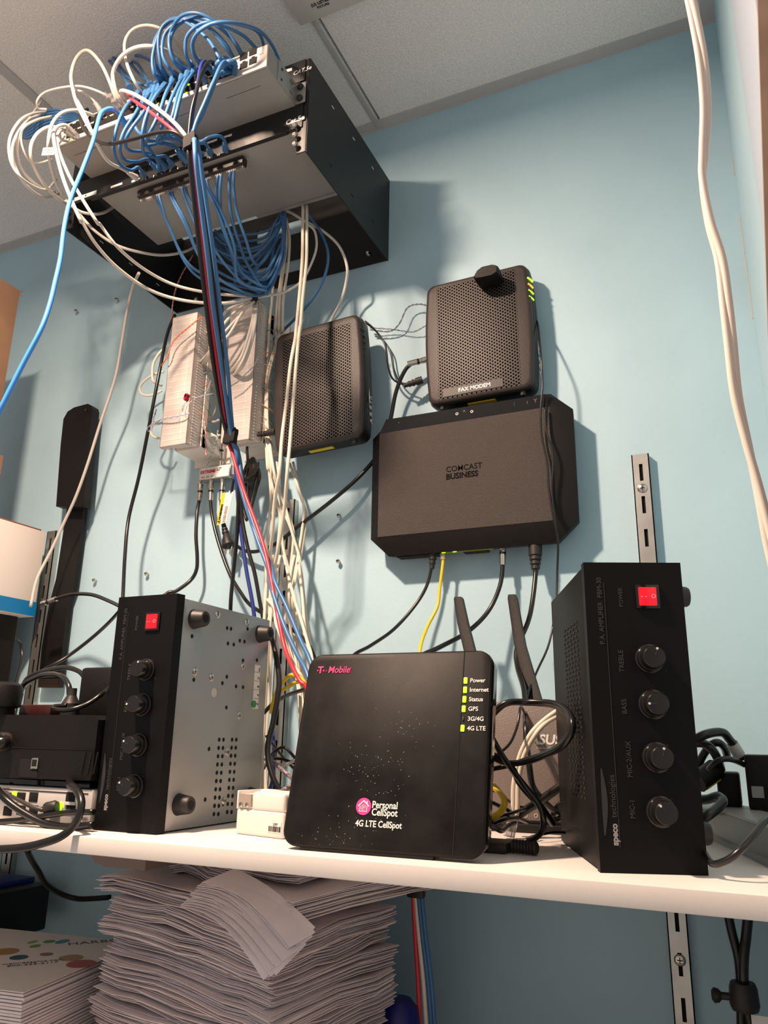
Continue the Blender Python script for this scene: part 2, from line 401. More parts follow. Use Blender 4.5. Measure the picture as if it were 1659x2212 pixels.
def bracket(x, label, y1):
    r = thing('shelf_bracket', label, 'bracket', (x, -.016, zb_-.03))
    b = MB(); b.loft([[(x+s*.0035, -.016, zb_-.050), (x+s*.0035, -.016, zb_-.0005), (x+s*.0035, y1, zb_-.0005), (x+s*.0035, y1, zb_-.014), (x+s*.0035, y1+.012, zb_-.02)] for s in (-1, 1)])
    b.build('arm', mat('grey_bracket_paint', (.10, .10, .10), .5), r)
    MB().box((x-.012, y1+.004, zb_-.004), (x+.012, -.02, zb_-.0003)).build('top_flange', mat('grey_bracket_paint', (.10, .10, .10), .5), r)
    return r
bracket(pr.x, 'grey steel bracket arm under the shelf at the right rail', -.30)
bracket(pc.x-.004, 'grey steel bracket arm under the shelf above the paper stack', -.30)
bracket(pl.x, 'grey steel bracket arm under the shelf at the left rail', -.30)
p = at(268, 1852, .40)
b = MB(); b.loft([[(p.x-.038+.0, -.42, zb_-.0005), (p.x-.036, -.42, zb_-.012), (p.x-.028, -.42, zb_-.022), (p.x-.012, -.42, zb_-.026), (p.x+.05, -.42, zb_-.026), (p.x+.05, -.42, zb_-.0005)], [(p.x-.038+.0, -.36, zb_-.0005), (p.x-.036, -.36, zb_-.012), (p.x-.028, -.36, zb_-.022), (p.x-.012, -.36, zb_-.026), (p.x+.05, -.36, zb_-.026), (p.x+.05, -.36, zb_-.0005)]])
tag(b.build('cable_tray_end', mat('taupe_plastic', (.16, .12, .10), .4)), 'rounded taupe plastic piece fixed under the shelf beside the paper stack', 'bracket')

# ================================================================== WALL-MOUNTED RACK
RX0, RX1 = -1.056, -.549; RB, RT = Z(.889), Z(1.073); RF = -.32
rack = thing('wall_rack', 'black wall mounted equipment rack high on the wall beneath the ceiling', 'rack', ((RX0+RX1)/2, 0, RB))
def plate_side(x, name):
    b = MB(); b.box((x-.001, RF, RB), (x+.001, 0, RT)); p_ = b.build(name, RACKB, rack)
    return p_
rp = plate_side(RX1, 'side_plate'); lp = plate_side(RX0, 'side_plate')
for (v, x, y) in (('P', 719, 232), ('P', 764, 300), ('P', 805, 363), ('P', 714, 357), ('P', 761, 422), ('P', 805, 478)):
    q = atx(*vp(v, x, y), RX1+.001)
    MB().box((RX1+.0009, q.y-.004, q.z-.0012), (RX1+.0014, q.y+.004, q.z+.0012)).build('slot', LABW if y in (232, 300, 363) else DARK, rp)
for (v, x, y) in (('D', 430, 515), ('D', 658, 688), ('D', 868, 846)):
    q = atx(*vp(v, x, y), RX0+.001)
    MB().box((RX0+.0009, q.y-.005, q.z-.0008), (RX0+.0014, q.y+.005, q.z+.0008)).build('slot', LABW, lp)
b = MB()   # back plate with openings
def span(x0, x1, z0, z1): b.box((x0, -.004, z0), (x1, -.001, z1))
H1 = (at(655, 500, 0).x, at(655, 470, 0).x); 
ox0, ox1 = at(551, 590, 0).x, at(653, 575, 0).x; oz0, oz1 = at(600, 598, 0).z, at(600, 572, 0).z
oz2, oz3 = at(630, 510, 0).z, at(630, 480, 0).z
span(RX0, ox0, RB, RT); span(ox1, RX1, RB, RT); span(ox0, ox1, RB, oz0); span(ox0, ox1, oz1, oz2); span(ox0, ox1, oz3, RT)
b.build('back_plate', RACKB, rack)
b = MB()
for x0, x1 in ((RX1-.017, RX1), (RX0, RX0+.017)): MB().box((x0, RF-.0015, RB), (x1, RF+.0005, RT), .0004).build('front_flange', RACKB, rack)
for k in (277, 298, 318):
    q = at(641, k, .322); s_ = MB().cyl((q.x, RF, q.z), (q.x, RF-.012, q.z), 1, prof=[(0, .0024), (.6, .0024), (.62, .0052), (.85, .0052), (1, .003)], n=12).build('rack_screw', NICKEL, rack)
for y in (462, 478): 
    q = at(151, y, .322); MB().cyl((q.x, RF, q.z), (q.x, RF-.010, q.z), 1, prof=[(0, .0024), (.6, .0024), (.62, .005), (.85, .005), (1, .003)], n=12).build('rack_screw', RUB, rack)
for (x, y) in ((797, 550), (425, 647)):
    q = at(x, y, .004); MB().cyl((q.x, -.004, q.z), (q.x, -.012, q.z), 1, prof=[(0, .006), (.3, .006), (1, .003)], n=12).build('mounting_bolt', NICKEL, rack)

# upper patch panel, behind the switch
PX0, PX1 = RX0+.012, RX1-.007
def patch_panel(z0, z1, label, word, wx, wy, wz, size, shear=0, bold=.02):
    t_ = thing('patch_panel', label, 'patch panel', ((PX0+PX1)/2, RF-.002, z0))
    b = MB(); b.box((PX0, RF-.004, z0), (PX1, RF-.002, z1), .0006); b.box((PX0+.04, RF-.002, z0+.001), (PX1-.03, RF+.0045, z1-.004)); b.build('panel_plate', RACKB, t_)
    letters(word, size, FRONT(wx, wy, wz), LETW, t_, bold=bold, shear=shear, world=True)
    return t_
q = at(632, 163, .325); up_panel = patch_panel(Z(1.029), Z(1.072), 'black patch panel at the top of the rack, mostly hidden behind the switch', 'CAT.5e', q.x, RF-.0045, q.z, .011, shear=.25, bold=0)
q = at(626, 150, .325); MB().box((q.x-.008, RF-.0046, q.z-.003), (q.x+.004, RF-.004, q.z+.003)).build('label', LABW, up_panel)
q = at(617, 270, .325); low_panel = patch_panel(Z(.937), Z(.983), 'black patch panel below the switch with numbered ports and plugged blue cables', 'Cat.5e', q.x, RF-.0045, q.z, .013, bold=.04)
for (x0, x1, y) in ((285, 300, 389), (335, 352, 362), (367, 384, 335), (449, 466, 305), (482, 498, 294), (240, 262, 400)):
    q = at((x0+x1)/2, y, .325); w_ = (x1-x0)*.0006
    MB().box((q.x-w_, RF-.0046, q.z-.0022), (q.x+w_, RF-.0041, q.z+.0022)).build('port_label', LABW, low_panel)
q0, q1 = at(160, 432, .325), at(209, 408, .325)
ml = MB().box((q0.x, RF-.0048, q0.z-.003), (q1.x, RF-.0041, q0.z+.005)).build('marker_label', LABW, low_panel)
letters('B', .006, FRONT((q0.x+q1.x)/2, RF-.0052, q0.z-.001), LETD, low_panel, world=True)
for k in range(12):
    u_ = k/11; px = 297+(488-297)*u_; py = 389+(326-389)*u_
    q = at(px, py, .326); letters(str(k+1), .006, FRONT(q.x-.002, RF-.0050, q.z-.004), LETW, low_panel, name='port_number', world=True)
    x_ = -.895+(.19)*u_
    MB().box((x_-.0058, RF-.0052, Z(.953)), (x_+.0058, RF-.0040, Z(.966))).build('port', DARK, low_panel)
# strip with the white punched-down teeth behind the lower panel
strip = MB(); xa, xb = at(300, 432, .30).x, at(528, 350, .30).x
strip.box((xa, -.306, Z(.924)), (xb, -.292, Z(.938)), .001); st_ = strip.build('terminal_strip', RUB, low_panel)
b = MB(); n_t = 62
for k in range(n_t):
    x_ = xa+.004+(xb-xa-.008)*k/(n_t-1); b.box((x_-.0008, -.300, Z(.9185)), (x_+.0008, -.294, Z(.9265)))
b.box((xa+.003, -.298, Z(.922)), (xb-.003, -.295, Z(.927))); tt = b.build('terminal_teeth', mat('aged_teeth', (.42, .39, .36), .6), low_panel)

# grey box mounted in the rack, seen from below
gb = MB().box((-.984, -.314, Z(.9405)), (RX1-.004, -.158, Z(.982)), .001).build('equipment_box', BOXG)
tag(gb, 'wide grey steel equipment box in the rack, its plain underside showing below the patch panel', 'network equipment')
MB().box((-.75, -.16, Z(.9385)), (-.56, -.153, Z(.9425))).build('rear_lip', STEEL, gb)

# ------------------------------------------------------------------ switch
SF = -.41; SX0, SX1 = -1.006, -.571; SB, ST = Z(.982), Z(1.0235)
sw = thing('network_switch', 'long grey 24 port network switch in the rack, its sockets full of blue cables', 'network switch', ((SX0+SX1)/2, SF, SB))
MB().box((SX0, SF+.002, SB), (SX1, -.19, ST), .0008).build('housing', BOXG, sw)
MB().box((SX0, SF-.0002, SB), (SX1, SF+.004, ST), .0006).build('front_panel', mat('pale_grey_panel', (.60, .56, .53), .4, vary=.03), sw)
b = MB(); 
for x0, x1 in ((-.99, -.90), (-.82, -.73), (-.665, -.60)): b.box((x0, SF+.0285, SB-.0003), (x1, SF+.0290, SB+.0005))
b.build('seam', DARK, sw)
port0 = None
def sport(px, py, w_=.0142, h_=.0118):
    q = at(px, py, .411)
    global port0
    if port0 is None:
        m_ = MB(); m_.box((-w_/2, -.0008, -h_/2), (w_/2, .0004, h_/2), .0006); m_.box((-.0028, -.0008, h_/2-.001), (.0028, .0004, h_/2+.0022)); port0 = m_.build('ethernet_port', DARK, sw, world=False)
        o = port0
    else:
        o = port0.copy(); COL.objects.link(o)
    o.location = wm(sw).inverted() @ Vector((q.x, SF-.0004, q.z)); return o
for px, py in ((526, 122), (546, 112), (526, 141), (546, 131)): sport(px, py)
xs0 = at(150, 296, .41).x; xs1 = at(497, 133, .41).x
for k in range(24):
    x_ = xs0+(xs1-xs0)*k/23
    for zz in (1.0115, .9960):
        o = port0.copy(); COL.objects.link(o); o.location = wm(sw).inverted() @ Vector((x_, SF-.0004, Z(zz)))
led0 = None
for px, py in ((505, 141), (491, 147), (475, 153), (435, 165), (406, 181), (402, 199), (340, 221), (510, 134)):
    q = at(px, py, .412)
    MB().cyl((q.x, SF, q.z), (q.x, SF-.001, q.z), .0017, n=8).build('status_light', GLED, sw)
q = at(152, 301, .412); MB().cyl((q.x, SF, q.z), (q.x, SF-.001, q.z), .0020, n=8).build('status_light', ALED, sw)
q = at(559, 118, .412); letters('::: -', .006, FRONT(q.x, SF-.0006, q.z), LETD, sw, world=True)
ear = MB(); ear.box((SX1, SF+.03, SB+.001), (SX1+.0018, -.318, ST-.001), .0004); ear.box((SX1, RF-.006, SB+.001), (RX1-.003, RF-.004, ST-.001), .0004); ear.build('rack_ear', STEEL, sw)
for zz in (1.014, .991):
    MB().cyl((RX1-.012, RF-.006, Z(zz)), (RX1-.012, RF-.012, Z(zz)), 1, prof=[(0, .0055), (.5, .0055), (1, .003)], n=12).build('ear_screw', RUB, sw)
for yy in (-.37, -.345, -.34):
    for zz in (.992, 1.012): MB().cyl((SX1+.0015, yy, Z(zz)), (SX1+.0024, yy, Z(zz)), .0024, n=10).build('ear_rivet', NICKEL if yy > -.36 else RUB, sw)

# ================================================================== WALL DEVICES
def modem(label, lx, lz, t, w_, h_, rot, lit, sticker):
    """perforated modem seen from below; local x across, z up, front faces -y"""
    r = thing('cable_modem', label, 'modem', (lx, -t+.048, lz), (0, rot, 0))
    prof = outline(w_, h_, .014, 5, .006)
    prof = [(x, z+h_/2) for x, z in prof]; cz = h_/2
    def ring(y, i): return [((x*(1-2*i/w_)), y, cz+(z-cz)*(1-2*i/h_)) for x, z in prof]
    b = MB(); b.loft([ring(.0, .010), ring(-.012, .001), ring(-.030, 0), ring(-.0385, .0015)], smooth=True); b.build('housing', BLACK, r, world=False)
    b = MB(); b.loft([ring(-.0370, .0018), ring(-.043, .0022), ring(-.0462, .0045), ring(-.048, .0085)], smooth=True); b.build('front_cover', PERF, r, world=False)
    ys = MB(); ys.box((-.026, -.031, -.0012), (.022, -.022, .001)); ys.build('yellow_label', YLAB, r, world=False)
    for sx in (-1, 1):
        MB().cyl((sx*(w_/2-.022), -.034, .003), (sx*(w_/2-.022), -.034, -.005), .0055, .0045, n=12).build('foot', RUB, r, world=False)
    xx = w_/2+.0042
    for k in range(8):
        z_ = h_*.86-k*.0118-(0 if k < 4 else .001)
        m_ = (GLED if k != 1 else ALED) if (lit and k < 4) else LETG
        q = MB(); q.tube([(w_/2-.0005, -.0455, z_+.001), (w_/2+.0030, -.0385, z_), (w_/2+.0045, -.032, z_-.0005)], .0011 if m_ is LETG else .0016, n=6, sub=3); q.build('indicator_light', m_, r, world=False)
    M = face_matrix((w_/2+.0062, -.017, h_*.13), (0, 0, 1), (0, -1, 0))
    letters('A R R I S', .0145, M, LETW, r, bold=.0)
    q = MB(); q.add([(xx+.0022, -.0275, h_*.34), (xx+.0022, -.0268, h_*.27), (xx+.0022, -.0245, h_*.32), (xx+.0022, -.0295, h_*.325), (xx+.0022, -.0268, h_*.40)], [(0, 2, 1), (0, 3, 1), (3, 2, 4)]); q.build('star_mark', LETW, r, world=False)
    if sticker:
        q = MB(); M = FRONT(-w_/2+.0285, -.0484, .0115, math.radians(0)); q.box((0, 0, 0), (.105, .015, .0005), M=M); q.build('name_label', BLACK, r, world=False)
        letters('FAX MODEM', .0098, FRONT(-w_/2+.056, -.0490, .0158), LETW, r, bold=.02)
    return r
modem1 = modem('black perforated cable modem behind the hanging white cables, its lights off', -.641, Z(.490), .085, .176, .243, -math.radians(3.0), False, False)
modem2 = modem('black perforated cable modem marked FAX MODEM above the wide gateway, with green lights', -.354, Z(.546), .052, .184, .236, -math.radians(1.0), True, True)
# rounded black sensor resting on top of the second modem
c0 = at(1054, 598, .075)
sn = MB()
base = [(-.022, -.004), (-.019, -.009), (-.008, -.0105), (.012, -.0105), (.022, -.006), (.023, .002), (.021, .009), (.014, .012), (-.006, .012), (-.016, .006)]
sn.loft([[(c0.x+x*k, c0.y+y, c0.z+z*k) for x, z in base] for y, k in ((.024, .7), (.018, .94), (.0, 1), (-.010, .98), (-.017, .86))], smooth=True)
tag(sn.build('camera_puck', BLACKM), 'small rounded black plastic cap perched on the top edge of the fax modem', 'cap')

# wide gateway
cx0, cx1, cz0, cz1 = -.553, -.204, Z(.290), Z(.536)
gw = thing('network_gateway', 'wide black business network gateway with chamfered corners under the fax modem', 'gateway', ((cx0+cx1)/2, 0, cz0))
chx, chz = .034, .032
def octo(y, i, zt=0): 
    return [(cx0+chx+i*.3, y, cz0+i), (cx1-chx-i*.3, y, cz0+i), (cx1-i, y, cz0+chz+i*.3), (cx1-i, y, cz1-chz-i*.3), (cx1-chx-i*.3, y, cz1-i), (cx0+chx+i*.3, y, cz1-i), (cx0+i, y, cz1-chz-i*.3), (cx0+i, y, cz0+chz+i*.3)]
def front8(y):
    x0, x1, z0, z1 = cx0+.020, cx1-.034, cz0+.031, cz1-.006; e = .0015
    return [(x0+e, y, z0), (x1-e, y, z0), (x1, y, z0+e), (x1, y, z1-.022), (x1-.008, y, z1), (x0+.012, y, z1), (x0, y, z1-.024), (x0, y, z0+e)]
b = MB(); b.loft([octo(-.003, .010), octo(-.020, .003), octo(-.041, 0)], cap1=False); b.loft([octo(-.041, 0), front8(-.057)], cap0=False, cap1=True); b.build('housing', BLACKM, gw)
x0, x1, z0, z1 = cx0+.020, cx1-.034, cz0+.031, cz1-.006
b = MB(); b.add([(x0, -.0573, z0), (x1, -.0573, z0), (x1, -.0573, z1-.0225), (x0, -.0573, z1-.0245), (x0, -.0568, z0), (x1, -.0568, z0), (x1, -.0568, z1-.0225), (x0, -.0568, z1-.0245)], [(0, 1, 2, 3), (4, 7, 6, 5), (0, 4, 5, 1), (1, 5, 6, 2), (2, 6, 7, 3), (3, 7, 4, 0)]); b.build('front_cover', BROWNBLACK, gw)
b = MB(); b.add([(x0+.0005, -.0573, z1-.024), (x1-.0005, -.0573, z1-.022), (x1-.008, -.0573, z1), (x0+.012, -.0573, z1), (x0+.0005, -.0567, z1-.024), (x1-.0005, -.0567, z1-.022), (x1-.008, -.0567, z1), (x0+.012, -.0567, z1)], [(0, 1, 2, 3), (4, 7, 6, 5), (0, 4, 5, 1), (1, 5, 6, 2), (2, 6, 7, 3), (3, 7, 4, 0)]); b.build('gloss_strip', GLOSSB, gw)
q = at(963, 1020, .058); letters('COMCAST', .0136, FRONT(q.x, -.0576, q.z), LETD, gw, bold=.004, world=True, sx=.96)
q = at(963, 1036, .058); letters('BUSINESS', .0136, FRONT(q.x, -.0576, q.z), LETD, gw, bold=.03, world=True, sx=.97)
for (x, y, s_) in ((986, 893, 'o'), (1002, 890, '^'), (1018, 888, 'o'), (1112, 872, ':'), (1140, 868, 'ı'), (1155, 866, 'Y'), (862, 912, '-')):
    q = at(x, y, .058); letters(s_, .010, FRONT(q.x-.002, -.0577, q.z-.003), LABW if s_ == 'o' else LETG, gw, name='icon', world=True)
b = MB(); b.box((cx0+.045, -.034, cz0-.0006), (cx0+.120, -.014, cz0+.002)); b.box((cx0+.160, -.034, cz0-.0006), (cx0+.200, -.014, cz0+.002)); b.build('port_block', DARK, gw)
b = MB(); b.box((cx0+.125, -.036, cz0-.0008), (cx0+.158, -.034, cz0+.001)); b.box((cx0+.158, -.036, cz0-.0008), (cx0+.212, -.0345, cz0+.001)); b.build('port_frame', mat('lime_print', (.35, .42, .03), .4), gw)
for x_ in (.129, .148): MB().box((cx0+x_-.003, -.0375, cz0-.0006), (cx0+x_+.003, -.0350, cz0+.002)).build('status_light', GLED, gw)
MB().cyl((at(1086, 1180, .03).x, -.028, cz0+.001), (at(1086, 1180, .03).x, -.028, cz0-.006), .005, n=12).build('coax_socket', NICKEL, gw)

# punch-down blocks with frosted covers on white stand-off brackets
def block(label, x0, x1, z0, z1, t):
    r = thing('punch_down_block', label, 'terminal block', ((x0+x1)/2, 0, z0))
    b = MB(); w_ = x1-x0
    b.box((x0+.004, -t+.028, z0+.012), (x1-.004, -t+.045, z1-.004), .001); b.build('terminal_body', IVORY, r)
    n_ = 46
    for sx in (x0+.002, x1-.002):
        b = MB(); b.box((sx-.0015, -t+.016, z0+.006), (sx+.0015, -t+.030, z1-.006))
        for k in range(n_):
            z_ = z0+.006+(z1-z0-.012)*k/(n_-1); b.box((sx-.0025, -t+.012, z_-.0012), (sx+.0025, -t+.030, z_+.0012))
        b.build('terminal_fins', IVORY, r)
    c = MB(); c.box((x0, -t, z0), (x1, -t+.0012, z1)); c.box((x0, -t, z0), (x0+.0012, -t+.018, z1)); c.box((x1-.0012, -t, z0), (x1, -t+.018, z1)); c.box((x0, -t, z1-.0012), (x1, -t+.024, z1)); c.box((x0, -t, z0), (x1, -t+.010, z0+.0012)); cv = c.build('clear_cover', CLEAR, r)
    g = MB()
    for k in range(22):
        z_ = z0+.012+(z1-z0-.02)*k/21; g.box((x0+.004, -t-.0004, z_-.0004), (x1-.006, -t+.0002, z_+.0004))
    for xx in (x1-.014, ): g.box((xx-.0004, -t-.0005, z0+.012), (xx+.0004, -t+.0002, z1-.008))
    g.build('ruled_lines', LABW, cv)
    k_ = MB()
    for sx in (x0-.001, x1-.001):
        k_.box((sx, -t+.045, z0+.010), (sx+.002, -.002, z0+.045)); k_.box((sx, -t+.045, z1-.05), (sx+.002, -.002, z1-.01))
        k_.box((sx, -t+.042, z0+.010), (sx+.002, -t+.055, z1-.01))
    k_.box((x0, -t+.045, z0+.010), (x1, -t+.048, z1-.01)); k_.box((x0-.012, -.004, z0), (x1+.012, -.001, z0+.04)); k_.box((x0-.012, -.004, z1-.05), (x1+.012, -.001, z1-.01))
    k_.box((x0, -t+.045, z0+.008), (x1, -.002, z0+.010))
    k_.build('standoff_bracket', IVORY, r)
    rnd = random.Random(int(-x0*1000))
    for k in range(16):
        f = MB(); z_ = z1-.03-(z1-z0-.06)*k/15+rnd.uniform(-.008, .008); y_ = -t+.03
        p0 = Vector((x1, y_, z_)); p2 = p0+Vector((rnd.uniform(.006, .022), rnd.uniform(.005, .05), rnd.uniform(-.03, .01))); p1 = (p0+p2)/2+Vector((.008, -.006, rnd.uniform(-.008, .012)))
        f.tube([p0, p1, p2], .0006, n=4, sub=4); f.build('jumper_wire', mat('dusty_wire', (.22, .20, .22), .5) if k % 4 else mat('orange_wire', (.70, .16, .08), .4), r)
    return r
BA = block('punch down terminal block with frosted cover, left of the cable bundle', *(at(374, 690, .125).x-.001, at(428, 672, .125).x), at(400, 958, .125).z, at(400, 680, .125).z, .125)
BB = block('punch down terminal block with frosted cover, between the cable bundle and the modem', *(at(497, 690, .10).x, at(557, 672, .10).x), at(540, 948, .10).z, at(540, 650, .10).z, .10)

# coax splitter
sp0, sp1 = at(427, 1038, .03), at(495, 1006, .03)
zc = (at(460, 1032, .03).z+at(460, 1006, .03).z)/2
spl = thing('coax_splitter', 'small silver coax splitter with a white label between the blocks and the coiled cord', 'splitter', ((sp0.x+sp1.x)/2, 0, zc-.014))
MB().box((sp0.x, -.026, zc-.013), (sp1.x, -.008, zc+.013), .001).build('housing', NICKEL, spl)
MB().box((sp0.x-.008, -.011, zc-.011), (sp1.x+.014, -.007, zc-.004), .0005).build('mounting_tab', NICKEL, spl)
lb = MB().box((sp0.x+.001, -.0268, zc-.011), (sp1.x-.002, -.0259, zc+.012)).build('label', LABW, spl)
letters('EXTREME', .0085, FRONT(sp0.x+.003, -.0272, zc+.000), RED, spl, bold=.04, world=True)
letters('5-1000\nMHz', .004, FRONT(sp0.x+.041, -.0272, zc+.006), LETD, spl, world=True)
letters('OUT    OUT    OUT', .0035, FRONT(sp0.x+.006, -.0272, zc-.009), LETD, spl, world=True)
SPX = [at(x, 1045, .018).x for x in (431, 456, 480)]
for x_ in SPX: MB().cyl((x_, -.018, zc-.013), (x_, -.018, zc-.026), 1, prof=[(0, .0048), (.9, .0046), (1, .0046)], n=10).build('coax_socket', NICKEL, spl)
xt = at(477, 1000, .018).x; MB().cyl((xt, -.018, zc+.013), (xt, -.018, zc+.024), .0048, n=10).build('coax_socket', NICKEL, spl)

# black angular strip on the wall at left
bs = thing('cable_cover_strip', 'long matte black plastic strip with a wider hood, hanging on the wall at left', 'strip', at(105, 1485, .02))
fr = [(120, 1093), (136, 905), (143, 893), (158, 882), (190, 872), (168, 900), (163, 1060), (145, 1094)]
up = [at(*p_, .046) for p_ in [(121, 1094), (131, 960), (137, 905), (146, 889), (160, 880), (190, 872), (198, 877), (200, 885), (195, 925), (187, 1022), (180, 1095)]]
b = MB(); b.loft([[p_+Vector((0, d_, 0)) for p_ in up] for d_ in (0, .020)]); b.build('hood', BLACKM, bs)
lo_ = [at(x, y, .022) for x, y in [(145, 1094), (181, 1094), (172, 1165), (158, 1270), (147, 1300), (135, 1400), (127, 1485), (82, 1485), (90, 1400), (105, 1310), (121, 1250), (134, 1165)]]
b = MB(); b.loft([[p_+Vector((0, d_, 0)) for p_ in lo_] for d_ in (0, .012)]); b.build('strip', BLACKM, bs)
b = MB()
for k in range(6):
    p_, q_ = at(82+k*.1, 1484-k*3.0, .0225), at(126, 1484-k*3.0, .0225); b.box((p_.x, p_.y-.001, p_.z-.0006), (q_.x, p_.y+.001, p_.z+.0006))
b.build('ribs', mat('brown_rib', (.06, .04, .03), .5), bs)
q = at(186, 886, .047); MB().cyl(q, q+Vector((0, -.002, 0)), .003, n=10).build('rivet', NICKEL, bs)

for (x, y, l_) in ((163.6, 671, 'loose wall screw left of the rack, upper left of the pair'), (251, 646, 'loose wall screw beside the grey cable under the rack'),
                   (202, 1253, 'wall screw right of the black strip'), (315, 1239, 'wall screw above the left amplifier'),
                   (731, 1113, 'wall screw left of the wide gateway, above the black coax cable'), (729.5, 1212, 'wall screw left of the wide gateway, lower of the two'), (565, 931, 'wall screw beside the left modem power plug')):
    screw(x, y, 0 if x != 565 else .03, l_)

# ================================================================== ON THE SHELF
def on_face(o, px, py, c, axis=1):
    """where the sight line meets the local plane axis = c of a thing, in its own coordinates"""
    W = wm(o).inverted(); e = W @ EYE; d = (W @ (EYE+ray(px, py)))-e
    return e+d*((c-e[axis])/d[axis])
AW, AH, AD = .0905, .2715, .212
def amplifier(label, x, y, rot):
    r = thing('amplifier', label, 'amplifier', (x, y, SH), (0, 0, rot))
    b = MB(); b.loft([[(0, 0, .0), (AW, 0, 0), (AW, 0, AH), (0, 0, AH)], [(0, .011, 0), (AW+.0015, .013, 0), (AW+.0015, .013, AH), (0, .011, AH)]]); b.build('front_bezel', AMPB, r, world=False)
    MB().box((.0005, .012, .0015), (AW-.003, AD-.004, AH-.003), .0006).build('top_cover', AMPB, r, world=False)
    MB().box((AW-.0031, .013, .002), (AW-.0012, AD-.002, AH-.0035), .0004).build('base_plate', STEEL, r, world=False)
    b = MB(); b.box((.003, AD-.004, .003), (AW-.002, AD, AH-.004)); b.box((.02, AD, .08), (AW-.015, AD+.006, .20), .001); b.build('rear_panel', STEEL, r, world=False)
    for zz in (.2455, .0295):
        for yy in (.0375, .187):
            f = MB().cyl((AW-.0013, yy, zz), (AW+.0165, yy, zz), 1, prof=[(0, .0125), (.1, .0118), (.9, .0098), (1, .0088)], n=20).build('foot', RUB, r, world=False)
            MB().cyl((AW+.0160, yy, zz), (AW+.0169, yy, zz), .0052, n=14).build('screw_hole', DARK, f, world=False)
            f2 = None
    for zz, a in ((.1815, .35), (.1408, -1.57), (.0953, -1.0 if rot < .1 else .2), (.0502, -1.0 if rot < .1 else -.7)):
        xx = .0548
        k = MB().cyl((xx, .0005, zz), (xx, -.0185, zz), 1, prof=[(0, .0130), (.14, .0130), (.17, .0120), (.40, .0112), (.41, .0106), (.95, .0100), (1, .0092)], n=28).build('knob', mat('black_knob', (.009, .009, .009), .22), r, world=False)
        d = Vector((math.sin(a), 0, math.cos(a)))
        if abs(a+1.57) < .01: d = Vector((-1, 0, 0))
        p = Vector((xx, -.0187, zz))
        MB().cyl(p+d*.0078, p+d*.0078+Vector((0, -.0006, 0)), .0011, n=10).build('pointer_dot', LETW, k, world=False)
        MB().tube([p+d*.0015, p+d*.0065], .00025, n=4, sub=1).build('pointer_line', LETG, k, world=False)
    s_ = MB(); s_.box((.0465, -.0018, .2275), (.0685, .001, .2500), .0006); s_ = s_.build('power_switch', GLOSSB, r, world=False)
    q = MB(); q.box((.0490, -.0034, .2300), (.0655, -.001, .2475), .0010); q.build('rocker', RLED, s_, world=False)
    letters('- -', .006, FRONT(.0505, -.0038, .237), mat('pale_red_print', (.9, .3, .3), .4, emit=((1, .25, .25), .5)), s_, name='rocker_mark'); letters('O', .0055, FRONT(.0600, -.0038, .237), mat('pale_red_print', (.9, .3, .3)), s_, name='rocker_mark')
    for body, xx, zz, sz in (('P.A. AMPLIFIER  PBM-30', .0155, .194, .0062), ('POWER', .0345, .2290, .0052), ('TREBLE', .0315, .169, .0062), ('BASS', .0315, .132, .0062), ('MIC-2/AUX', .0325, .078, .0062), ('MIC-1', .0325, .044, .0062)):
        letters(body, sz, FRONT(xx, -.0002, zz, PI/2), LETG, r)
    letters('speco', .0075, FRONT(.0165, -.0002, .022, PI/2), mat('pale_print', (.30, .29, .28), .5), r, bold=.04)
    letters('technologies', .0070, FRONT(.0165, -.0002, .0445, PI/2), LETG, r)
    for (zz, xx) in ((.1915, .062), (.1505, .0655), (.105, .066), (.060, .066), (.170, .070)): letters('+', .003, FRONT(xx, -.0002, zz, PI/2), LETG, r, name='scale_mark')
    MB().box((.0178, -.0004, .02), (.0181, .0002, .252)).build('trim_line', LETG, r, world=False)
    q = MB(); N = 14
    q.loft([[(.0060+.0035*math.sin(PI*k/N), yy, .030+.055*k/N) for k in range(N+1)]+[(.0050-.0005*math.sin(PI*k/N), yy, .030+.055*k/N) for k in range(N, -1, -1)] for yy in (-.0005, .0002)]); q.build('arc_emblem', mat('dark_grey_arc', (.035, .035, .035), .3), r, world=False)
    return r
ampL = amplifier('black amplifier standing on end at left, its grey base plate with rubber feet in view', -.7037, -.4539, math.radians(.28))
ampR = amplifier('black amplifier standing on end at right, its slotted side in view', -.1285, -.4605, math.radians(21.1))
# base plate details of the left amplifier
def dots(name, lst, rr, material, parent, view='M'):
    b = MB()
    for x, y in lst:
        q = on_face(parent, *vp(view, x, y), AW-.0012, 0); b.cyl((AW-.0013, q.y, q.z), (AW-.0009, q.y, q.z), rr, n=12)
    return b.build(name, material, parent, world=False)
hl = [(848, 412), (1148, 342), (1181, 349), (1322, 349), (1155, 474), (1204, 483), (1256, 450), (1296, 458), (1283, 619), (1402, 616), (863, 784), (1145, 758), (1107, 813), (1224, 840), (1283, 847), (1141, 1020), (993, 1374), (960, 1806), (1115, 1845)]
for r0, (y0) in enumerate(range(10)):
    for (xa_, xb_, dx) in ((1080, 1035, 0), (1117, 1072, 0), (1190, 1148, 0), (1226, 1185, 0)):
        u_ = r0/9; hl.append((xa_+(xb_-xa_)*u_, (1295 if xa_ > 1150 else 1295)+(1930-1295)*u_-(18*u_ if xa_ > 1150 else 0)))
dots('vent_holes', hl, .0026, DARK, ampL)
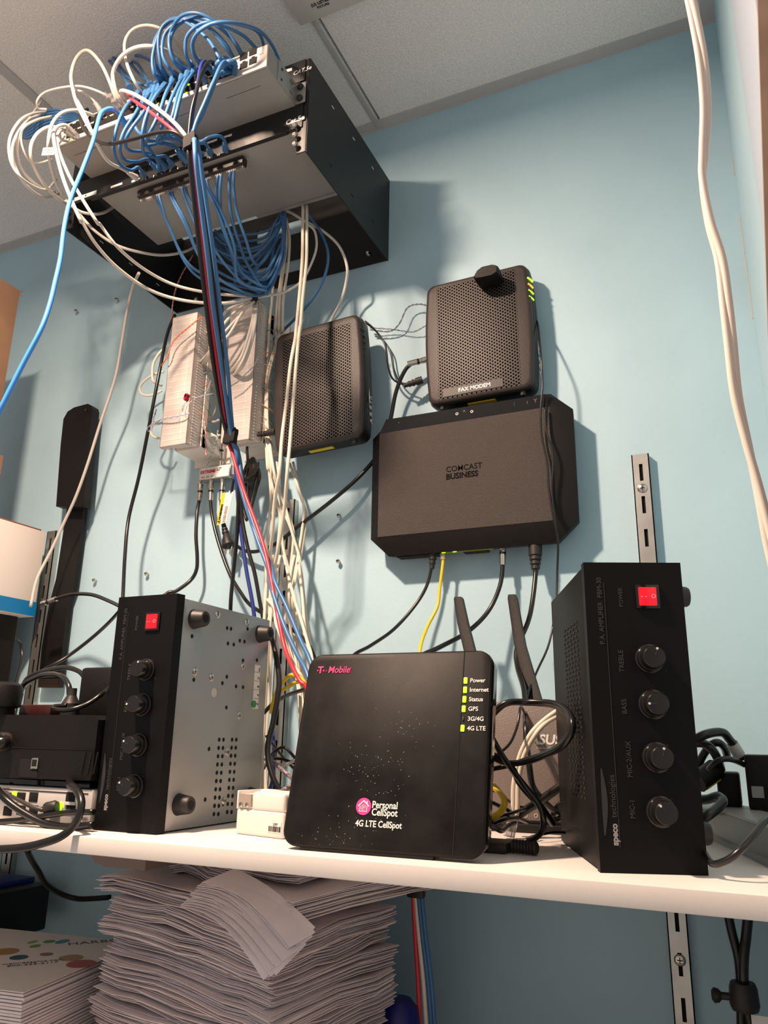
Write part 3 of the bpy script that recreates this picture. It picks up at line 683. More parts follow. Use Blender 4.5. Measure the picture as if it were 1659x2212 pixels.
for x, y in ((1065, 230), (1315, 295), (873, 715), (1014, 765), (1281, 672), (1250, 1090), (1148, 1400), (1118, 1818)):
    q = on_face(ampL, *vp('M', x, y), AW-.0012, 0); h = MB().cyl((AW-.0013, q.y, q.z), (AW+.0002, q.y, q.z), 1, prof=[(0, .0052), (.5, .0050), (1, .0035)], n=14).build('plate_screw', NICKEL, ampL, world=False)
    k = MB(); k.box((AW+.0001, q.y-.0024, q.z-.0004), (AW+.0004, q.y+.0024, q.z+.0004)); k.box((AW+.0001, q.y-.0004, q.z-.0024), (AW+.0004, q.y+.0004, q.z+.0024)); k.build('cross_slot', DARK, h, world=False)
q = on_face(ampL, *vp('M', 1034, 893), AW-.0012, 0); MB().cyl((AW-.0013, q.y, q.z), (AW-.0008, q.y, q.z), .0058, n=18).build('round_sticker', mat('pale_grey_sticker', (.52, .50, .48), .5), ampL, world=False)
qa, qb = on_face(ampL, *vp('M', 1385, 655), AW-.0012, 0), on_face(ampL, *vp('M', 1440, 1035), AW-.0012, 0)
y0_, y1_ = qa.y, qa.y+.0135
lb = MB().box((AW-.0013, y0_, qb.z), (AW-.0007, y1_, qa.z)).build('inspection_label', LABW, ampL, world=False)
for k, c_ in enumerate('MCBFP'):
    z_ = qa.z-(qa.z-qb.z)*(k+.75)/5
    letters(c_, .0062, face_matrix((AW-.0005, y1_-.002, z_+.001), (0, 0, -1), (0, 1, 0)) @ Matrix.Translation((-.004, -.003, 0)), LETD, lb)
    if k: MB().box((AW-.0008, y0_, z_+.0105), (AW-.0005, y1_, z_+.0109)).build('label_rule', LETG, lb, world=False)
MB().cyl((AW-.0008, y0_+.003, qb.z+.006), (AW-.0003, y0_+.003, qb.z+.006), .0050, n=18).build('green_dot', mat('green_sticker', (.02, .30, .05), .5), lb, world=False)
# vent slots in the cover of the right amplifier
b = MB()
for i in range(37):
    z_ = .222-i*.0046
    for k in range(5):
        y_ = .047+.0175*k+(.0045 if i % 2 else 0)
        b.box((-.0002, y_, z_-.0010), (.0008, y_+.0085, z_+.0010))
b.build('vent_slots', DARK, ampR, world=False)

# cell signal booster in front
cs = thing('signal_booster', 'square black cell signal booster with rounded corners leaning back at the shelf edge, pink logo', 'signal booster', (-.4379, -.4771, SH+.0035), (-math.radians(13.6), 0, math.radians(1.8)))
CW, CH = .2095, .1985
prof = [(x+CW/2, z+CH/2) for x, z in outline(CW, CH, .0155, 8)]
def cring(y, i): return [(CW/2+(x-CW/2)*(1-2*i/CW), y, CH/2+(z-CH/2)*(1-2*i/CH)) for x, z in prof]
lift = lambda R_: [(x, y, CH-(CH-z)*(CH-y*.25)/CH) for x, y, z in R_]
b = MB(); b.loft([lift(cring(.030, .006)), lift(cring(.024, .001)), lift(cring(.006, 0)), cring(.0035, .0004)], smooth=True); b.build('housing', GLOSSB, cs, world=False)
scuff = mat('scuffed_black_plastic', (.009, .008, .0075), .55, spec=.2, bump=.12, scale=1400, vary=.6, wear=22)
_nt = scuff.node_tree; _rp = next(n for n in _nt.nodes if n.type == 'VALTORGB'); _mr = _nt.nodes.new('ShaderNodeMapRange'); _mr.inputs[3].default_value = .38; _mr.inputs[4].default_value = .62
_nt.links.new(_rp.inputs['Fac'].links[0].from_socket, _mr.inputs[0]); _nt.links.new(_mr.outputs[0], _nt.nodes['Principled BSDF'].inputs['Roughness'])
b = MB(); b.loft([cring(.0045, .0006), cring(.0015, .0006), cring(0, .0022)], smooth=True); b.build('front_cover', scuff, cs, world=False)
def cf(px, py): return on_face(cs, px, py, -.0004)
MB().box((.1792, -.0004, .0022), (.1800, .0010, CH-.0022)).build('seam', DARK, cs, world=False)
leds = [(1006, 1470), (1005, 1490), (1003.5, 1510.5), (1002, 1531), (1000.5, 1552.5), (999.5, 1573)]
for k, (x, y) in enumerate(leds):
    q = cf(x, y); on = k != 4; b = MB(); b.box((q.x-(.0021 if on else .0008), -.0012, q.z-(.0032 if on else .002)), (q.x+(.0017 if on else .0008), .0006, q.z+(.0032 if on else .002)), .0006)
    b.build('status_light', GLED if on else LETG, cs, world=False)
    letters(['Power', 'Internet', 'Status', 'GPS', '3G/4G', '4G LTE'][k], .0060, FRONT(q.x+.0045, -.0004, q.z-.0020), LETW, cs, bold=.015)
q = cf(686, 1454); letters('T', .0105, FRONT(q.x, -.0004, q.z), LETM, cs, bold=.03); letters('Mobile', .0105, FRONT(q.x+.0125, -.0004, q.z), LETM, cs, bold=.01, sx=.92, shear=.12)
for dx, dz in ((.0075, .0022), (.0105, .0022), (.0385, .0032), (.0395, .0050)): MB().box((q.x+dx-.0005, -.0006, q.z+dz-.0005), (q.x+dx+.0005, -.0002, q.z+dz+.0005)).build('logo_dot', LETM, cs, world=False)
for dx in (-.0008, .0062): MB().box((q.x+dx, -.0005, q.z+.0022), (q.x+dx+.0014, -.0002, q.z+.0036)).build('logo_dot', LETM, cs, world=False)
q = cf(785.5, 1742); dm = MB().cyl((q.x, 0, q.z), (q.x, -.0006, q.z), .0080, n=32).build('round_emblem', mat('magenta_print', (.80, .06, .33), .45), cs, world=False)
b = MB()
hx, hz = q.x, q.z
def poly(b_, pts, y=-.0007, d=.0002): b_.loft([[(x, y, z) for x, z in pts], [(x, y-d, z) for x, z in pts]])
poly(b, [(hx-.0062, hz+.0004), (hx-.0055, hz-.0002), (hx, hz+.0046), (hx+.0055, hz-.0002), (hx+.0062, hz+.0004), (hx+.0040, hz+.0025), (hx+.0040, hz+.0052), (hx+.0030, hz+.0052), (hx+.0030, hz+.0034), (hx, hz+.0060)])
poly(b, [(hx-.0042, hz+.0002), (hx-.0036, hz+.0006), (hx-.0036, hz-.0042), (hx+.0036, hz-.0042), (hx+.0036, hz+.0006), (hx+.0042, hz+.0002), (hx+.0042, hz-.0048), (hx-.0042, hz-.0048)])
b.build('house_mark', LETW, dm, world=False)
b = MB(); 
for rr in (.0026, .0014): 
    b.tube([(hx+rr*math.cos(a*PI/6), -.0008, hz-.0010+rr*math.sin(a*PI/6)) for a in range(13)], .00022, n=4, sub=1)
b.cyl((hx, -.0006, hz-.001), (hx, -.0010, hz-.001), .0006, n=8); b.build('signal_rings', LETW, dm, world=False)
q = cf(803, 1745); letters('Personal', .0092, FRONT(q.x, -.0004, q.z), LETW, cs, bold=.02, sx=.85)
q = cf(802, 1760); letters('CellSpot', .0092, FRONT(q.x, -.0004, q.z-.0004), LETW, cs, bold=.02, sx=.85)
q = cf(767, 1784); letters('4G LTE CellSpot', .0082, FRONT(q.x, -.0004, q.z), LETW, cs, bold=.02, sx=.86)
b = MB(); rnd = random.Random(3)
for k in range(150):
    cx_, cz_ = rnd.choice(((.085, .07), (.075, .078), (.105, .078), (.10, .05), (.12, .12), (.08, .004), (.055, .006)))
    x_, z_ = rnd.gauss(cx_, .016), abs(rnd.gauss(cz_, .012))+.003; s_ = rnd.uniform(.0001, .00035); b.box((x_-s_, -.0002, z_-s_), (x_+s_, .0001, z_+s_))
d_ = b.build('dust', mat('pale_dust', (.45, .40, .36), .9), cs, world=False); d_['kind'] = 'stuff'
MB().box((.02, .004, -.0022), (.16, .009, .004), .0008).build('base_foot', RUB, cs, world=False)
b = MB(); b.loft([[(x, .026, .0085), (x, .060, .0155), (x, .026, .06)] for x in (.06, .15)]); sd_ = b.build('rear_stand', RUB, cs, world=False)

# white power adapter
q = atz(510, 1800, -.108)
ad = thing('power_adapter', 'white power adapter block lying between the left amplifier and the signal booster', 'adapter', (q.x+.002, q.y-.006, SH), (0, 0, math.radians(-12)))
bm_ = MB(); w_, d_, h_ = .075, .048, .047
bm_.box((0, 0, 0), (w_, d_, .028), .0035, seg=3); bm_.box((.002, .002, .028), (w_, d_-.001, h_-.004), .0008)
bm_.box((.0245, 0, .027), (w_, d_, h_), .0035, seg=3); bm_.box((0, .034, .027), (w_, d_, h_), .003, seg=3); bm_.box((0, 0, .027), (.003, .036, h_-.0), .001)
bm_.build('body', IVORY, ad, world=False)
b = MB(); b.box((.0035, -.0006, .030), (.0235, .003, .0435)); b.build('recess', mat('beige_recess', (.35, .30, .26), .5), ad, world=False)
for x_ in (.006, .016): MB().box((x_, -.002, .0295), (x_+.005, .001, .0345), .001).build('prong', NICKEL, ad, world=False)
lb = MB().box((.052, -.0005, .006), (.072, .0002, .017)).build('label', LABW, ad, world=False)
b = MB(); rnd = random.Random(5); x_ = .0535
while x_ < .071: wv = rnd.uniform(.0003, .0012); b.box((x_, -.0008, .007), (x_+wv, -.0003, .0125)); x_ += wv+rnd.uniform(.0004, .001)
b.build('bar_code', LETD, lb, world=False); letters('U97', .004, FRONT(.060, -.0007, .0132), LETD, lb)

# router behind
rt = thing('wireless_router', 'grey brown wireless router standing upright behind the right amplifier with two black antennas', 'router', (-.300, -.200, SH), (0, 0, math.radians(3)))
MB().box((-.075, 0, .012), (.145, .022, .155), .002).build('housing', mat('router_taupe', (.20, .165, .15), .45, bump=.4, scale=700), rt, world=False)
MB().box((-.0755, -.0005, .010), (.1455, .0225, .0145), .001).build('lower_lip', BLACK, rt, world=False)
MB().box((-.05, -.006, 0), (.12, .05, .0105), .002).build('stand', BLACK, rt, world=False)
q = on_face(rt, 1142, 1607, 0); letters('/ASUS', .0165, FRONT(q.x-.004, -.0004, q.z, .0), LETW, rt, bold=.03, sx=1.05, shear=.15)
letters('Dual Band Gigabit Router', .0035, FRONT(q.x+.010, -.0004, q.z-.0055), LETW, rt)
for x, y in ((1096, 1764), (1136, 1762), (1158, 1762)):
    q = on_face(rt, x, y, 0); b = MB(); b.tube([(q.x+.0022*math.cos(a*PI/4), -.0005, q.z+.0022*math.sin(a*PI/4)) for a in range(9)], .0003, n=4, sub=1); b.build('icon', LETW, rt, world=False)
for (pa, pb, pc_) in (((990, 1290), (1000, 1345), (1042, 1515)), ((1106, 1285), (1124, 1395), (1170, 1560))):
    A_, B_, C_ = at(*pa, .085), at(*pb, .10), at(*pc_, .165)
    bb = MB(); 
    L_ = []
    for p_, wd in ((A_, .0052), (A_+(B_-A_)*.08, .0068), (B_, .008), (C_, .0088), (C_+(C_-B_).normalized()*.04, .007)): L_.append([p_+Vector((dx*wd, dy*.005, 0)) for dx, dy in ((-1, -.6), (-.3, -1), (1, -.8), (1, 1), (-1, 1))])
    bb.loft(L_); bb.build('antenna', BLACKM, rt)

# left corner of the shelf: black device on a white switch
bx = thing('power_supply_unit', 'wide black plastic device stacked on the small white network switch at the left edge', 'device', (-.85, -.44, Z(-.0625)))
x1_ = -.7085
q1, q2, q3 = at(230, 1541, .45), at(222, 1683, .45), at(0, 1690, .45)
b = MB(); b.loft([[(-1.02, y, Z(-.058)), (x1_-.002, y, Z(-.054)), (x1_, y, Z(-.045)), (x1_, y, Z(.015)), (x1_-.006, y, Z(.0205)), (-1.02, y, Z(.0205))] for y in (-.4605, -.28)]); b.build('housing', BLACKM, bx)
MB().box((-1.02, -.4612, Z(-.0195)), (x1_, -.4602, Z(-.0188))).build('seam', DARK, bx)
for k, (xx, yy) in enumerate(((185, 1650), (199, 1650), (212, 1650))):
    p_, q_ = at(xx, yy-25, .4608), at(xx-10, yy+22, .4608); b = MB(); b.tube([p_, q_], .0011, n=5, sub=1); b.build('vent_slot', DARK, bx)
q = at(76, 1649, .461); us = MB().box((q.x-.0055, -.4625, q.z-.0065), (q.x+.0055, -.4600, q.z+.0065), .0008).build('usb_socket', NICKEL, bx)
MB().box((q.x-.0035, -.4630, q.z-.0035), (q.x+.0035, -.4622, q.z+.0045)).build('socket_mouth', DARK, us)
q = at(12, 1602, .461); kn = MB().cyl((q.x, -.46, q.z), (q.x, -.472, q.z), 1, prof=[(0, .0115), (.7, .0115), (1, .010)], n=24).build('cable_gland', RUB, bx)
q0, q1 = at(40, 1678, .4608), at(86, 1640, .4608); b = MB(); b.loft([[(q0.x, y, q0.z), (q1.x, y, q0.z), (q1.x-.004, y, q1.z-.005), (q1.x-.014, y, q1.z), (q0.x, y, q1.z)] for y in (-.4612, -.4600)]); b.build('socket_recess', DARK, bx)
MB().box((-1.0, -.452, Z(-.0625)), (x1_-.01, -.29, Z(-.057))).build('base', GLOSSB, bx)

ws = thing('small_switch', 'small white network switch with green lights under the black device at left', 'network switch', (-.85, -.44, SH))
MB().box((-1.0, -.456, SH+.002), (-.7085, -.36, SH+.0435), .001).build('housing', mat('switch_white', (.60, .57, .54), .4), ws)
MB().box((-1.0, -.4565, SH+.0385), (-.715, -.4555, SH+.0395)).build('seam', DARK, ws)
for k, (xx, yy) in enumerate(((45, 1722), (72, 1722), (45, 1750), (72, 1750), (16, 1722), (16, 1752), (152, 1722), (152, 1750))):
    q = at(xx, yy, .4565); w_ = .0072; pt_ = MB().box((q.x-w_, -.4568, q.z-.0055), (q.x+w_, -.4552, q.z+.0055), .0006).build('ethernet_port', DARK, ws)
for xx, yy in ((31, 1715), (131, 1739), (127, 1746)):
    q = at(xx, yy, .457); MB().box((q.x-.004, -.4575, q.z-.0028), (q.x+.004, -.4565, q.z+.0028), .0008).build('status_light', GLED, ws)
q = at(176, 1770, .457); letters('RESET', .0034, FRONT(q.x, -.4568, q.z), LETD, ws, world=True); MB().cyl((q.x-.003, -.456, q.z+.001), (q.x-.003, -.4568, q.z+.001), .0012, n=8).build('reset_hole', DARK, ws)
q = at(150, 1736, .457); MB().box((q.x-.008, -.4578, q.z-.0015), (q.x+.008, -.4565, q.z+.0020)).build('port_latch', LABW, ws)
for x_ in (-.98, -.73): MB().box((x_-.008, -.45, SH), (x_+.008, -.38, SH+.002)).build('foot', RUB, ws)

TOPB = Z(.0205)
def onbox(name, label, cat, px0, px1, pyt, t, dep, bev=.003, m_=BLACKM, z0=TOPB):
    a, c = at(px0, pyt, t), at(px1, pyt, t)
    o_ = MB().box((a.x, -t, z0), (c.x, -t+dep, (a.z+c.z)/2), bev).build(name, m_); tag(o_, label, cat); return o_
ab = onbox('power_brick', 'black cube shaped power adapter standing on the black device beside the left amplifier', 'adapter', 176, 250, 1441, .40, .07, .004)
onbox('flat_adapter', 'flat dark red and black adapter lying on the black device', 'adapter', 42, 110, 1522, .42, .06, .002, mat('dark_red_plastic', (.05, .012, .012), .4))
q = at(-2, 1510, .455)
b = MB(); b.cyl((q.x, q.y, q.z+.0215), (q.x, q.y, TOPB), 1, prof=[(0, .020), (.1, .026), (.35, .0285), (.75, .027), (.8, .021), (1, .021)], n=32); tag(b.build('round_speaker', BLACKM), 'round edged black plastic unit at the left edge on top of the black device', 'device')
q = at(151, 1533, .43)
pl_ = MB(); pl_.cyl((q.x, q.y, TOPB), (q.x, q.y, TOPB+.034), 1, prof=[(0, .0118), (.28, .0118), (.3, .0110), (.34, .0115), (.4, .0110), (.44, .0113), (.72, .0062), (.74, .0060), (1, .0058)], n=10)
cap_ = at(232, 1422, .38); MB_ = MB(); MB_.cyl((cap_.x, -.36, at(232, 1441, .36).z-.001), (cap_.x, -.36, at(232, 1405, .36).z), 1, prof=[(0, .004), (.3, .003), (.6, .0042), (1, .003)], n=12); tag(MB_.build('antenna_stub', RUB), 'short black antenna stub on top of the cube shaped adapter', 'antenna')

# boxes at the far left
LX = -1.31
def xbox(name, label, px, pyt, pyb, material, cat='box', deep=.22, x=LX, wid=.25):
    a, c = atx(px, pyt, x), atx(px, pyb, x)
    return thing(name, label, cat, (x-wid/2, a.y-deep/2, c.z)), a, c
wb, a, c = xbox('carton', 'white cardboard carton with a blue band along its bottom, at the left edge', 87, 1146, 1334, LABW)
y1_ = (a.y+c.y)/2; ztop, zbot = a.z, c.z-.001
MB().box((LX-.25, y1_-.24, zbot), (LX, y1_, ztop), .001).build('panels', mat('white_carton', (.80, .72, .66), .5), wb)
MB().box((LX-.2505, y1_-.2405, zbot+.001), (LX+.0006, y1_+.0005, zbot+.030)).build('blue_band', mat('blue_carton_print', (.0, .16, .42), .4), wb)
MB().box((LX-.25, y1_-.24, ztop), (LX-.01, y1_-.004, ztop+.006), .0008).build('open_flap', mat('brown_flap', (.20, .09, .05), .7), wb)
bs1, a, c = xbox('carton', 'brown cardboard carton in the middle of the stack at the left edge', 8, 985, 1066, CARD)
bs1.location.z = ztop+.006
MB().box((LX-.28, a.y-.30, ztop+.006), (LX-.0, a.y, a.z), .001).build('panels', CARD, bs1)
zt2 = a.z
bs2, a, c = xbox('carton', 'tall brown cardboard carton on top of the left stack, corner torn', 44, 628, 860, CARD)
bs2.location.z = zt2
MB().box((LX-.28, a.y-.30, zt2), (LX, a.y, a.z), .001).build('panels', CARD, bs2)
q_ = Vector((LX, a.y, a.z)); b = MB(); b.tube([q_, q_+Vector((.001, .006, .002))], .0012, n=4, sub=1); b.tube([q_+Vector((0, 0, -.008)), q_+Vector((.001, .004, -.012))], .001, n=4, sub=1); b.build('torn_fibres', CARD, bs2)
a = atx(38, 1345, LX-.03)
MB_ = MB().box((LX-.27, a.y-.24, SH), (LX-.03, a.y, zbot), .002).build('tower_unit', BLACK); tag(MB_, 'black equipment tower under the white and blue carton', 'device')

# right end of the shelf
dA, dB = atz(1539, 1811, -.108), atz(1659, 1870, -.108)
tr = thing('raceway_channel', 'grey metal raceway lying at an angle on the shelf right of the right amplifier', 'raceway', (dA.x, dA.y, SH))
dirv = Vector((dB.x-dA.x, dB.y-dA.y, 0)).normalized(); nv = Vector((-dirv.y, dirv.x, 0))
s0 = Vector((dA.x, dA.y, SH))-dirv*.045
def prism(b_, o_, L_, prof_): b_.loft([[o_+dirv*l_+nv*x_+Vector((0, 0, z_)) for x_, z_ in prof_] for l_ in (0, L_)])
Lr = .045+min((Vector((dB.x-dA.x, dB.y-dA.y, 0))).length+.02, .30)
b = MB(); prism(b, s0, Lr, [(0, .006), (.0, .033), (.012, .036), (.036, .036), (.036, 0), (-.004, 0), (-.004, .004)]); b.build('body', mat('grey_raceway', (.20, .20, .19), .45), tr)
b = MB(); prism(b, s0, Lr, [(.0, .0335), (-.0008, .0335), (-.0008, .036), (.013, .0385), (.036, .0385), (.036, .036), (.012, .036)]); b.build('lid', mat('grey_raceway_lid', (.33, .32, .30), .4), tr)
def blk(name, label, px0, py0, px1, py1, t, dep, cat='adapter', m_=BLACKM, bev=.003):
    a, c = at(px0, py0, t), at(px1, py1, t)
    o_ = MB().box((min(a.x, c.x), -t, min(a.z, c.z)), (max(a.x, c.x), -t+dep, max(a.z, c.z)), bev).build(name, m_); return tag(o_, label, cat)
pb = blk('power_brick', 'black power adapter block with a small white label at the right edge', 1606, 1630, 1690, 1752, .20, .045)
q = at(1637, 1711, .2); MB().box((q.x-.006, -.2005, q.z-.006), (q.x+.006, -.1998, q.z+.006)).build('label', mat('grey_label', (.30, .30, .29), .5), pb)
blk('power_brick', 'black ribbed power adapter between the right amplifier and the labelled adapter', 1546, 1668, 1604, 1745, .17, .05)
blk('power_strip', 'pale grey power strip under the black adapters at the right end', 1505, 1745, 1690, 1768, .19, .07, 'power strip', mat('pale_strip', (.35, .35, .34), .4), .002)
q = atz(1095, 1835, -.103); bw = MB(); bw.box((q.x-.045, q.y, SH), (q.x+.0, q.y+.035, SH+.011), .004); tag(bw.build('plug_block', RUB), 'flat black plug block lying on the shelf right of the signal booster', 'plug')
b = MB(); b.cyl((q.x+.002, q.y+.012, SH+.007), (q.x+.028, q.y+.008, SH+.007), 1, prof=[(k/16, .0068 if k % 2 else .0054) for k in range(17)], n=10); tag(b.build('plug_strain_relief', RUB), 'ribbed black plug end lying on the shelf beside the flat plug block', 'plug')

# ================================================================== PAPERS ON THE LOWER SHELF
u1 = Vector((-.968, .25, 0)); u2 = Vector((.25, .968, 0))
LZ = Z(-.47)
def bundle(cx, cz, n_, th, L_, W_, rot, droop, label, rnd, corner, fold=0):
    """a sheaf of loose sheets: corner = near corner of the sheets"""
    b = MB(); g = 9; gw_ = 7
    ca, sa = math.cos(rot), math.sin(rot)
    for k in range(n_):
        dx, dy, dr = rnd.gauss(0, .0028), rnd.gauss(0, .0028), rnd.gauss(0, .009)
        hh = th/n_*rnd.uniform(.55, .88); top, bot = [], []
        wav = rnd.uniform(0, 6)
        for i in range(g):
            for j in range(gw_):
                s_, t_ = i/(g-1), j/(gw_-1)
                x_, y_ = s_*L_, t_*W_
                dd = math.hypot(x_*.9, y_)
                z_ = cz+k*th/n_+ .0016*math.sin(wav+s_*7)*math.sin(t_*5+wav) - droop*math.exp(-(dd/.085)**2) - droop*.25*math.exp(-((L_-x_)/.05)**2) + (.0060*noise.noise(Vector((x_*14, y_*14, cz*40))))
                x2 = (x_)*ca-(y_)*sa+dx-y_*dr; y2 = x_*sa+y_*ca+dy+x_*dr
                p_ = corner+u1*x2+u2*y2
                top.append((p_.x, p_.y, z_+hh)); bot.append((p_.x, p_.y, z_))
        N = g*gw_; F = []
        for i in range(g-1):
            for j in range(gw_-1):
                q = i*gw_+j; F.append((q, q+1, q+gw_+1, q+gw_)); F.append((N+q, N+q+gw_, N+q+gw_+1, N+q+1))
        ed = [j for j in range(gw_)]+[i*gw_+gw_-1 for i in range(1, g)]+[(g-1)*gw_+j for j in range(gw_-2, -1, -1)]+[i*gw_ for i in range(g-2, 0, -1)]
        for a_, c_ in zip(ed, ed[1:]+ed[:1]): F.append((a_, c_, N+c_, N+a_))
        b.add(top+bot, F)
    o_ = b.build('paper_bundle', PAPER)
    tag(o_, label, 'paper stack', 'paper bundles in the tall pile'); return o_
rnd = random.Random(11)
corner0 = at(592, 2100, .415)
NB = 15; zt = zb_-.004; zc0 = LZ
hts = []
tot = zt-LZ
labs = ['lowest', 'second lowest', 'third lowest', 'fourth lowest', 'fifth lowest', 'sixth lowest', 'seventh lowest', 'eighth lowest', 'seventh from the top', 'sixth from the top', 'fifth from the top', 'fourth from the top', 'third from the top', 'second from the top', 'topmost']
for k in range(NB):
    th = tot/NB*.93
    z0 = LZ+.001+k*tot/NB
    up_ = k/NB
    dxy = Vector((rnd.uniform(-.010, .010), rnd.uniform(-.012, .012), 0))
    if k == NB-1: dxy = Vector((.006, .030, 0))
    if k == NB-3: dxy = Vector((-.034, .012, 0))
    if k == NB-2: dxy = Vector((.02, -.0, 0))
    c_ = Vector((corner0.x, corner0.y, 0))+dxy
    bundle(0, z0, 21, th, .300-(.03 if k == NB-1 else 0), .2, rnd.uniform(-.05, .05)+(.18 if k == NB-2 else 0), 0 if k < 4 else (.004+.018*max(0, up_-.3)*(1 if k < NB-1 else .1)), 'sheaf of white papers, '+labs[k]+' in the tall pile under the shelf', rnd, c_)
# drooping folded sheaf in front
b = MB(); rnd = random.Random(4)
A1, A2, A3, A4 = at(395, 1957, .430), at(583, 2107, .450), at(640, 2060, .435), at(470, 1925, .40)
for k in range(24):
    o_ = Vector((rnd.uniform(-.005, .003)+k*.0007, k*.0005, k*.0010+rnd.uniform(-.0005, .0005))); n_ = 8; J1, J2 = rnd.uniform(-.010, .004), rnd.uniform(-.006, .006)
    top = []; 
    for i in range(n_):
        u_ = i/(n_-1)
        pa = A1.lerp(A2, u_)+Vector((J1*u_, 0, .016*math.sin(u_*PI)+J2*u_)); pb_ = A4.lerp(A3, u_)+Vector((0, 0, .006*math.sin(u_*PI)))
        for j in range(4): top.append(pa.lerp(pb_, j/3)+o_)
    N = len(top); vs_ = top+[p_-Vector((0, 0, .0005)) for p_ in top]; F = []
    for i in range(n_-1):
        for j in range(3):
            q = i*4+j; F.append((q, q+1, q+5, q+4)); F.append((N+q, N+q+4, N+q+5, N+q+1))
    ed = [0, 1, 2, 3]+[i*4+3 for i in range(1, n_)]+[(n_-1)*4+j for j in (2, 1, 0)]+[i*4 for i in range(n_-2, 0, -1)]
    for a_, c_ in zip(ed, ed[1:]+ed[:1]): F.append((a_, c_, N+c_, N+a_))
    b.add(vs_, F)
tag(b.build('paper_bundle', PAPER), 'folded sheaf of papers whose corner droops down the front of the tall pile', 'paper stack')

# pile of brochures
bc = atz(51, 2144, -.292); br = atz(234, 2068, -.292)
e1 = Vector((br.x-bc.x, br.y-bc.y, 0)).normalized(); e2 = Vector((-e1.y, e1.x, 0))
BL_ = max(.245, (Vector((br.x, br.y, 0))-Vector((bc.x, bc.y, 0))).length)
rnd = random.Random(2)
for s_, (za, zb2) in enumerate(((LZ, Z(-.40)), (Z(-.399), Z(-.345)), (Z(-.344), Z(-.2935)))):
    b = MB(); n_ = 14
    for k in range(n_):
        z0 = za+(zb2-za)*k/n_; z1 = z0+(zb2-za)/n_*.72; o_ = e1*rnd.uniform(-.0015, .0015)+e2*rnd.uniform(-.0015, .0015)
        P_ = [bc+o_, bc+o_+e1*BL_, bc+o_+e1*BL_+e2*.26, bc+o_+e2*.26]
        b.loft([[(p_.x, p_.y, z0) for p_ in P_], [(p_.x, p_.y, z1) for p_ in P_]])
    tag(b.build('brochure_stack', PAPER), ['lowest', 'middle', 'upper'][s_]+' third of the neat brochure pile at lower left', 'brochures', 'stacks in the brochure pile')
br_ = thing('brochure', 'top brochure with coloured spots and a leaf logo on the neat pile at lower left', 'brochure', (bc.x, bc.y, Z(-.2932)), (0, 0, math.atan2(e1.y, e1.x)))
MB().box((0, 0, 0), (BL_, .26, .0012)).build('cover', mat('brochure_cover', (.66, .60, .56), .35), br_, world=False)
def spot(px, py, a_, c_, col, nm='printed_spot', rot=0):
    q = on_face(br_, px, py, .0013, 2); b = MB(); b.add([(q.x+a_*math.cos(t*PI/10)*math.cos(rot)-c_*math.sin(t*PI/10)*math.sin(rot), q.y+a_*math.cos(t*PI/10)*math.sin(rot)+c_*math.sin(t*PI/10)*math.cos(rot), z_) for z_ in (.0012, .0015) for t in range(20)], [tuple(range(20)), tuple(range(20, 40))]+[(t, (t+1) % 20, 20+(t+1) % 20, 20+t) for t in range(20)]); return b.build(nm, mat(nm+str(col), col, .4), br_, world=False)
spot(*vp('Q', 900, 1545), .019, .019, (.30, .05, .04)); spot(*vp('Q', 785, 1480), .016, .016, (.30, .20, .06)); spot(*vp('Q', 515, 1440), .008, .009, (.22, .09, .04))
spot(*vp('Q', 210, 1475), .012, .012, (.01, .05, .08)); spot(*vp('Q', 60, 1410), .018, .018, (.32, .18, .04)); spot(*vp('Q', 390, 1350), .009, .007, (.10, .28, .02), 'leaf_mark'); spot(*vp('Q', 360, 1305), .010, .005, (.18, .32, .05), 'leaf_mark'); spot(*vp('Q', 545, 1300), .009, .008, (.08, .26, .03), 'leaf_mark'); spot(*vp('Q', 690, 1300), .013, .008, (.02, .22, .24), 'leaf_mark')
q = on_face(br_, *vp('Q', 745, 1340), .0015, 2); q2 = on_face(br_, *vp('Q', 1250, 1300), .0015, 2); ang = math.atan2(q2.y-q.y, q2.x-q.x)
letters('HARBOR', .022, Matrix.Translation((q.x, q.y, .0014)) @ Matrix.Rotation(ang, 4, 'Z'), LETG, br_)
q = on_face(br_, *vp('Q', 20, 1560), .0015, 2); letters('wellnessplus.com\n  800-555-2117', .011, Matrix.Translation((q.x, q.y, .0014)) @ Matrix.Rotation(ang, 4, 'Z'), LETG, br_)

# dark tray of files behind, blue tubs
tr_ = thing('storage_tray', 'dark tray with a blue folder on top behind the brochure pile at lower left', 'tray', (-1.05, -.25, Z(-.33)))
q = at(112, 1900, .05)
MB().box((-1.50, -.19, Z(-.335)), (q.x, -.05, q.z-.006), .004).build('tray_body', BLACK, tr_)
MB().box((-1.49, -.185, q.z-.007), (q.x-.035, -.055, q.z+.003), .002).build('blue_folder', BLUEP, tr_)
MB().box((-1.49, -.18, LZ), (-1.47, -.06, Z(-.334))).build('tray_leg', BLACK, tr_); MB().box((q.x-.03, -.18, LZ), (q.x-.02, -.06, Z(-.334))).build('tray_leg', BLACK, tr_)
for (x, y, t_, r_x, l_) in ((858, 2180, .16, .030, 'round blue plastic tub just visible behind the right side of the paper pile'), (232, 2225, .20, .045, 'blue plastic tub between the brochures and the paper pile')):
    q = at(x, y, t_); b = MB(); b.cyl((q.x, q.y, LZ), (q.x, q.y, q.z+.012), 1, prof=[(0, r_x*.85), (.8, r_x), (.93, r_x*.9), (1, r_x*.6)], n=28); tag(b.build('plastic_tub', BLUEP), l_, 'tub')

# ================================================================== CABLES
R5 = .0027
def cab(label, v, pts, material, r=R5, name='network_cable', cat='cable', group=None, **k): return cable(name, label, v, pts, r, material, cat, group, **k)
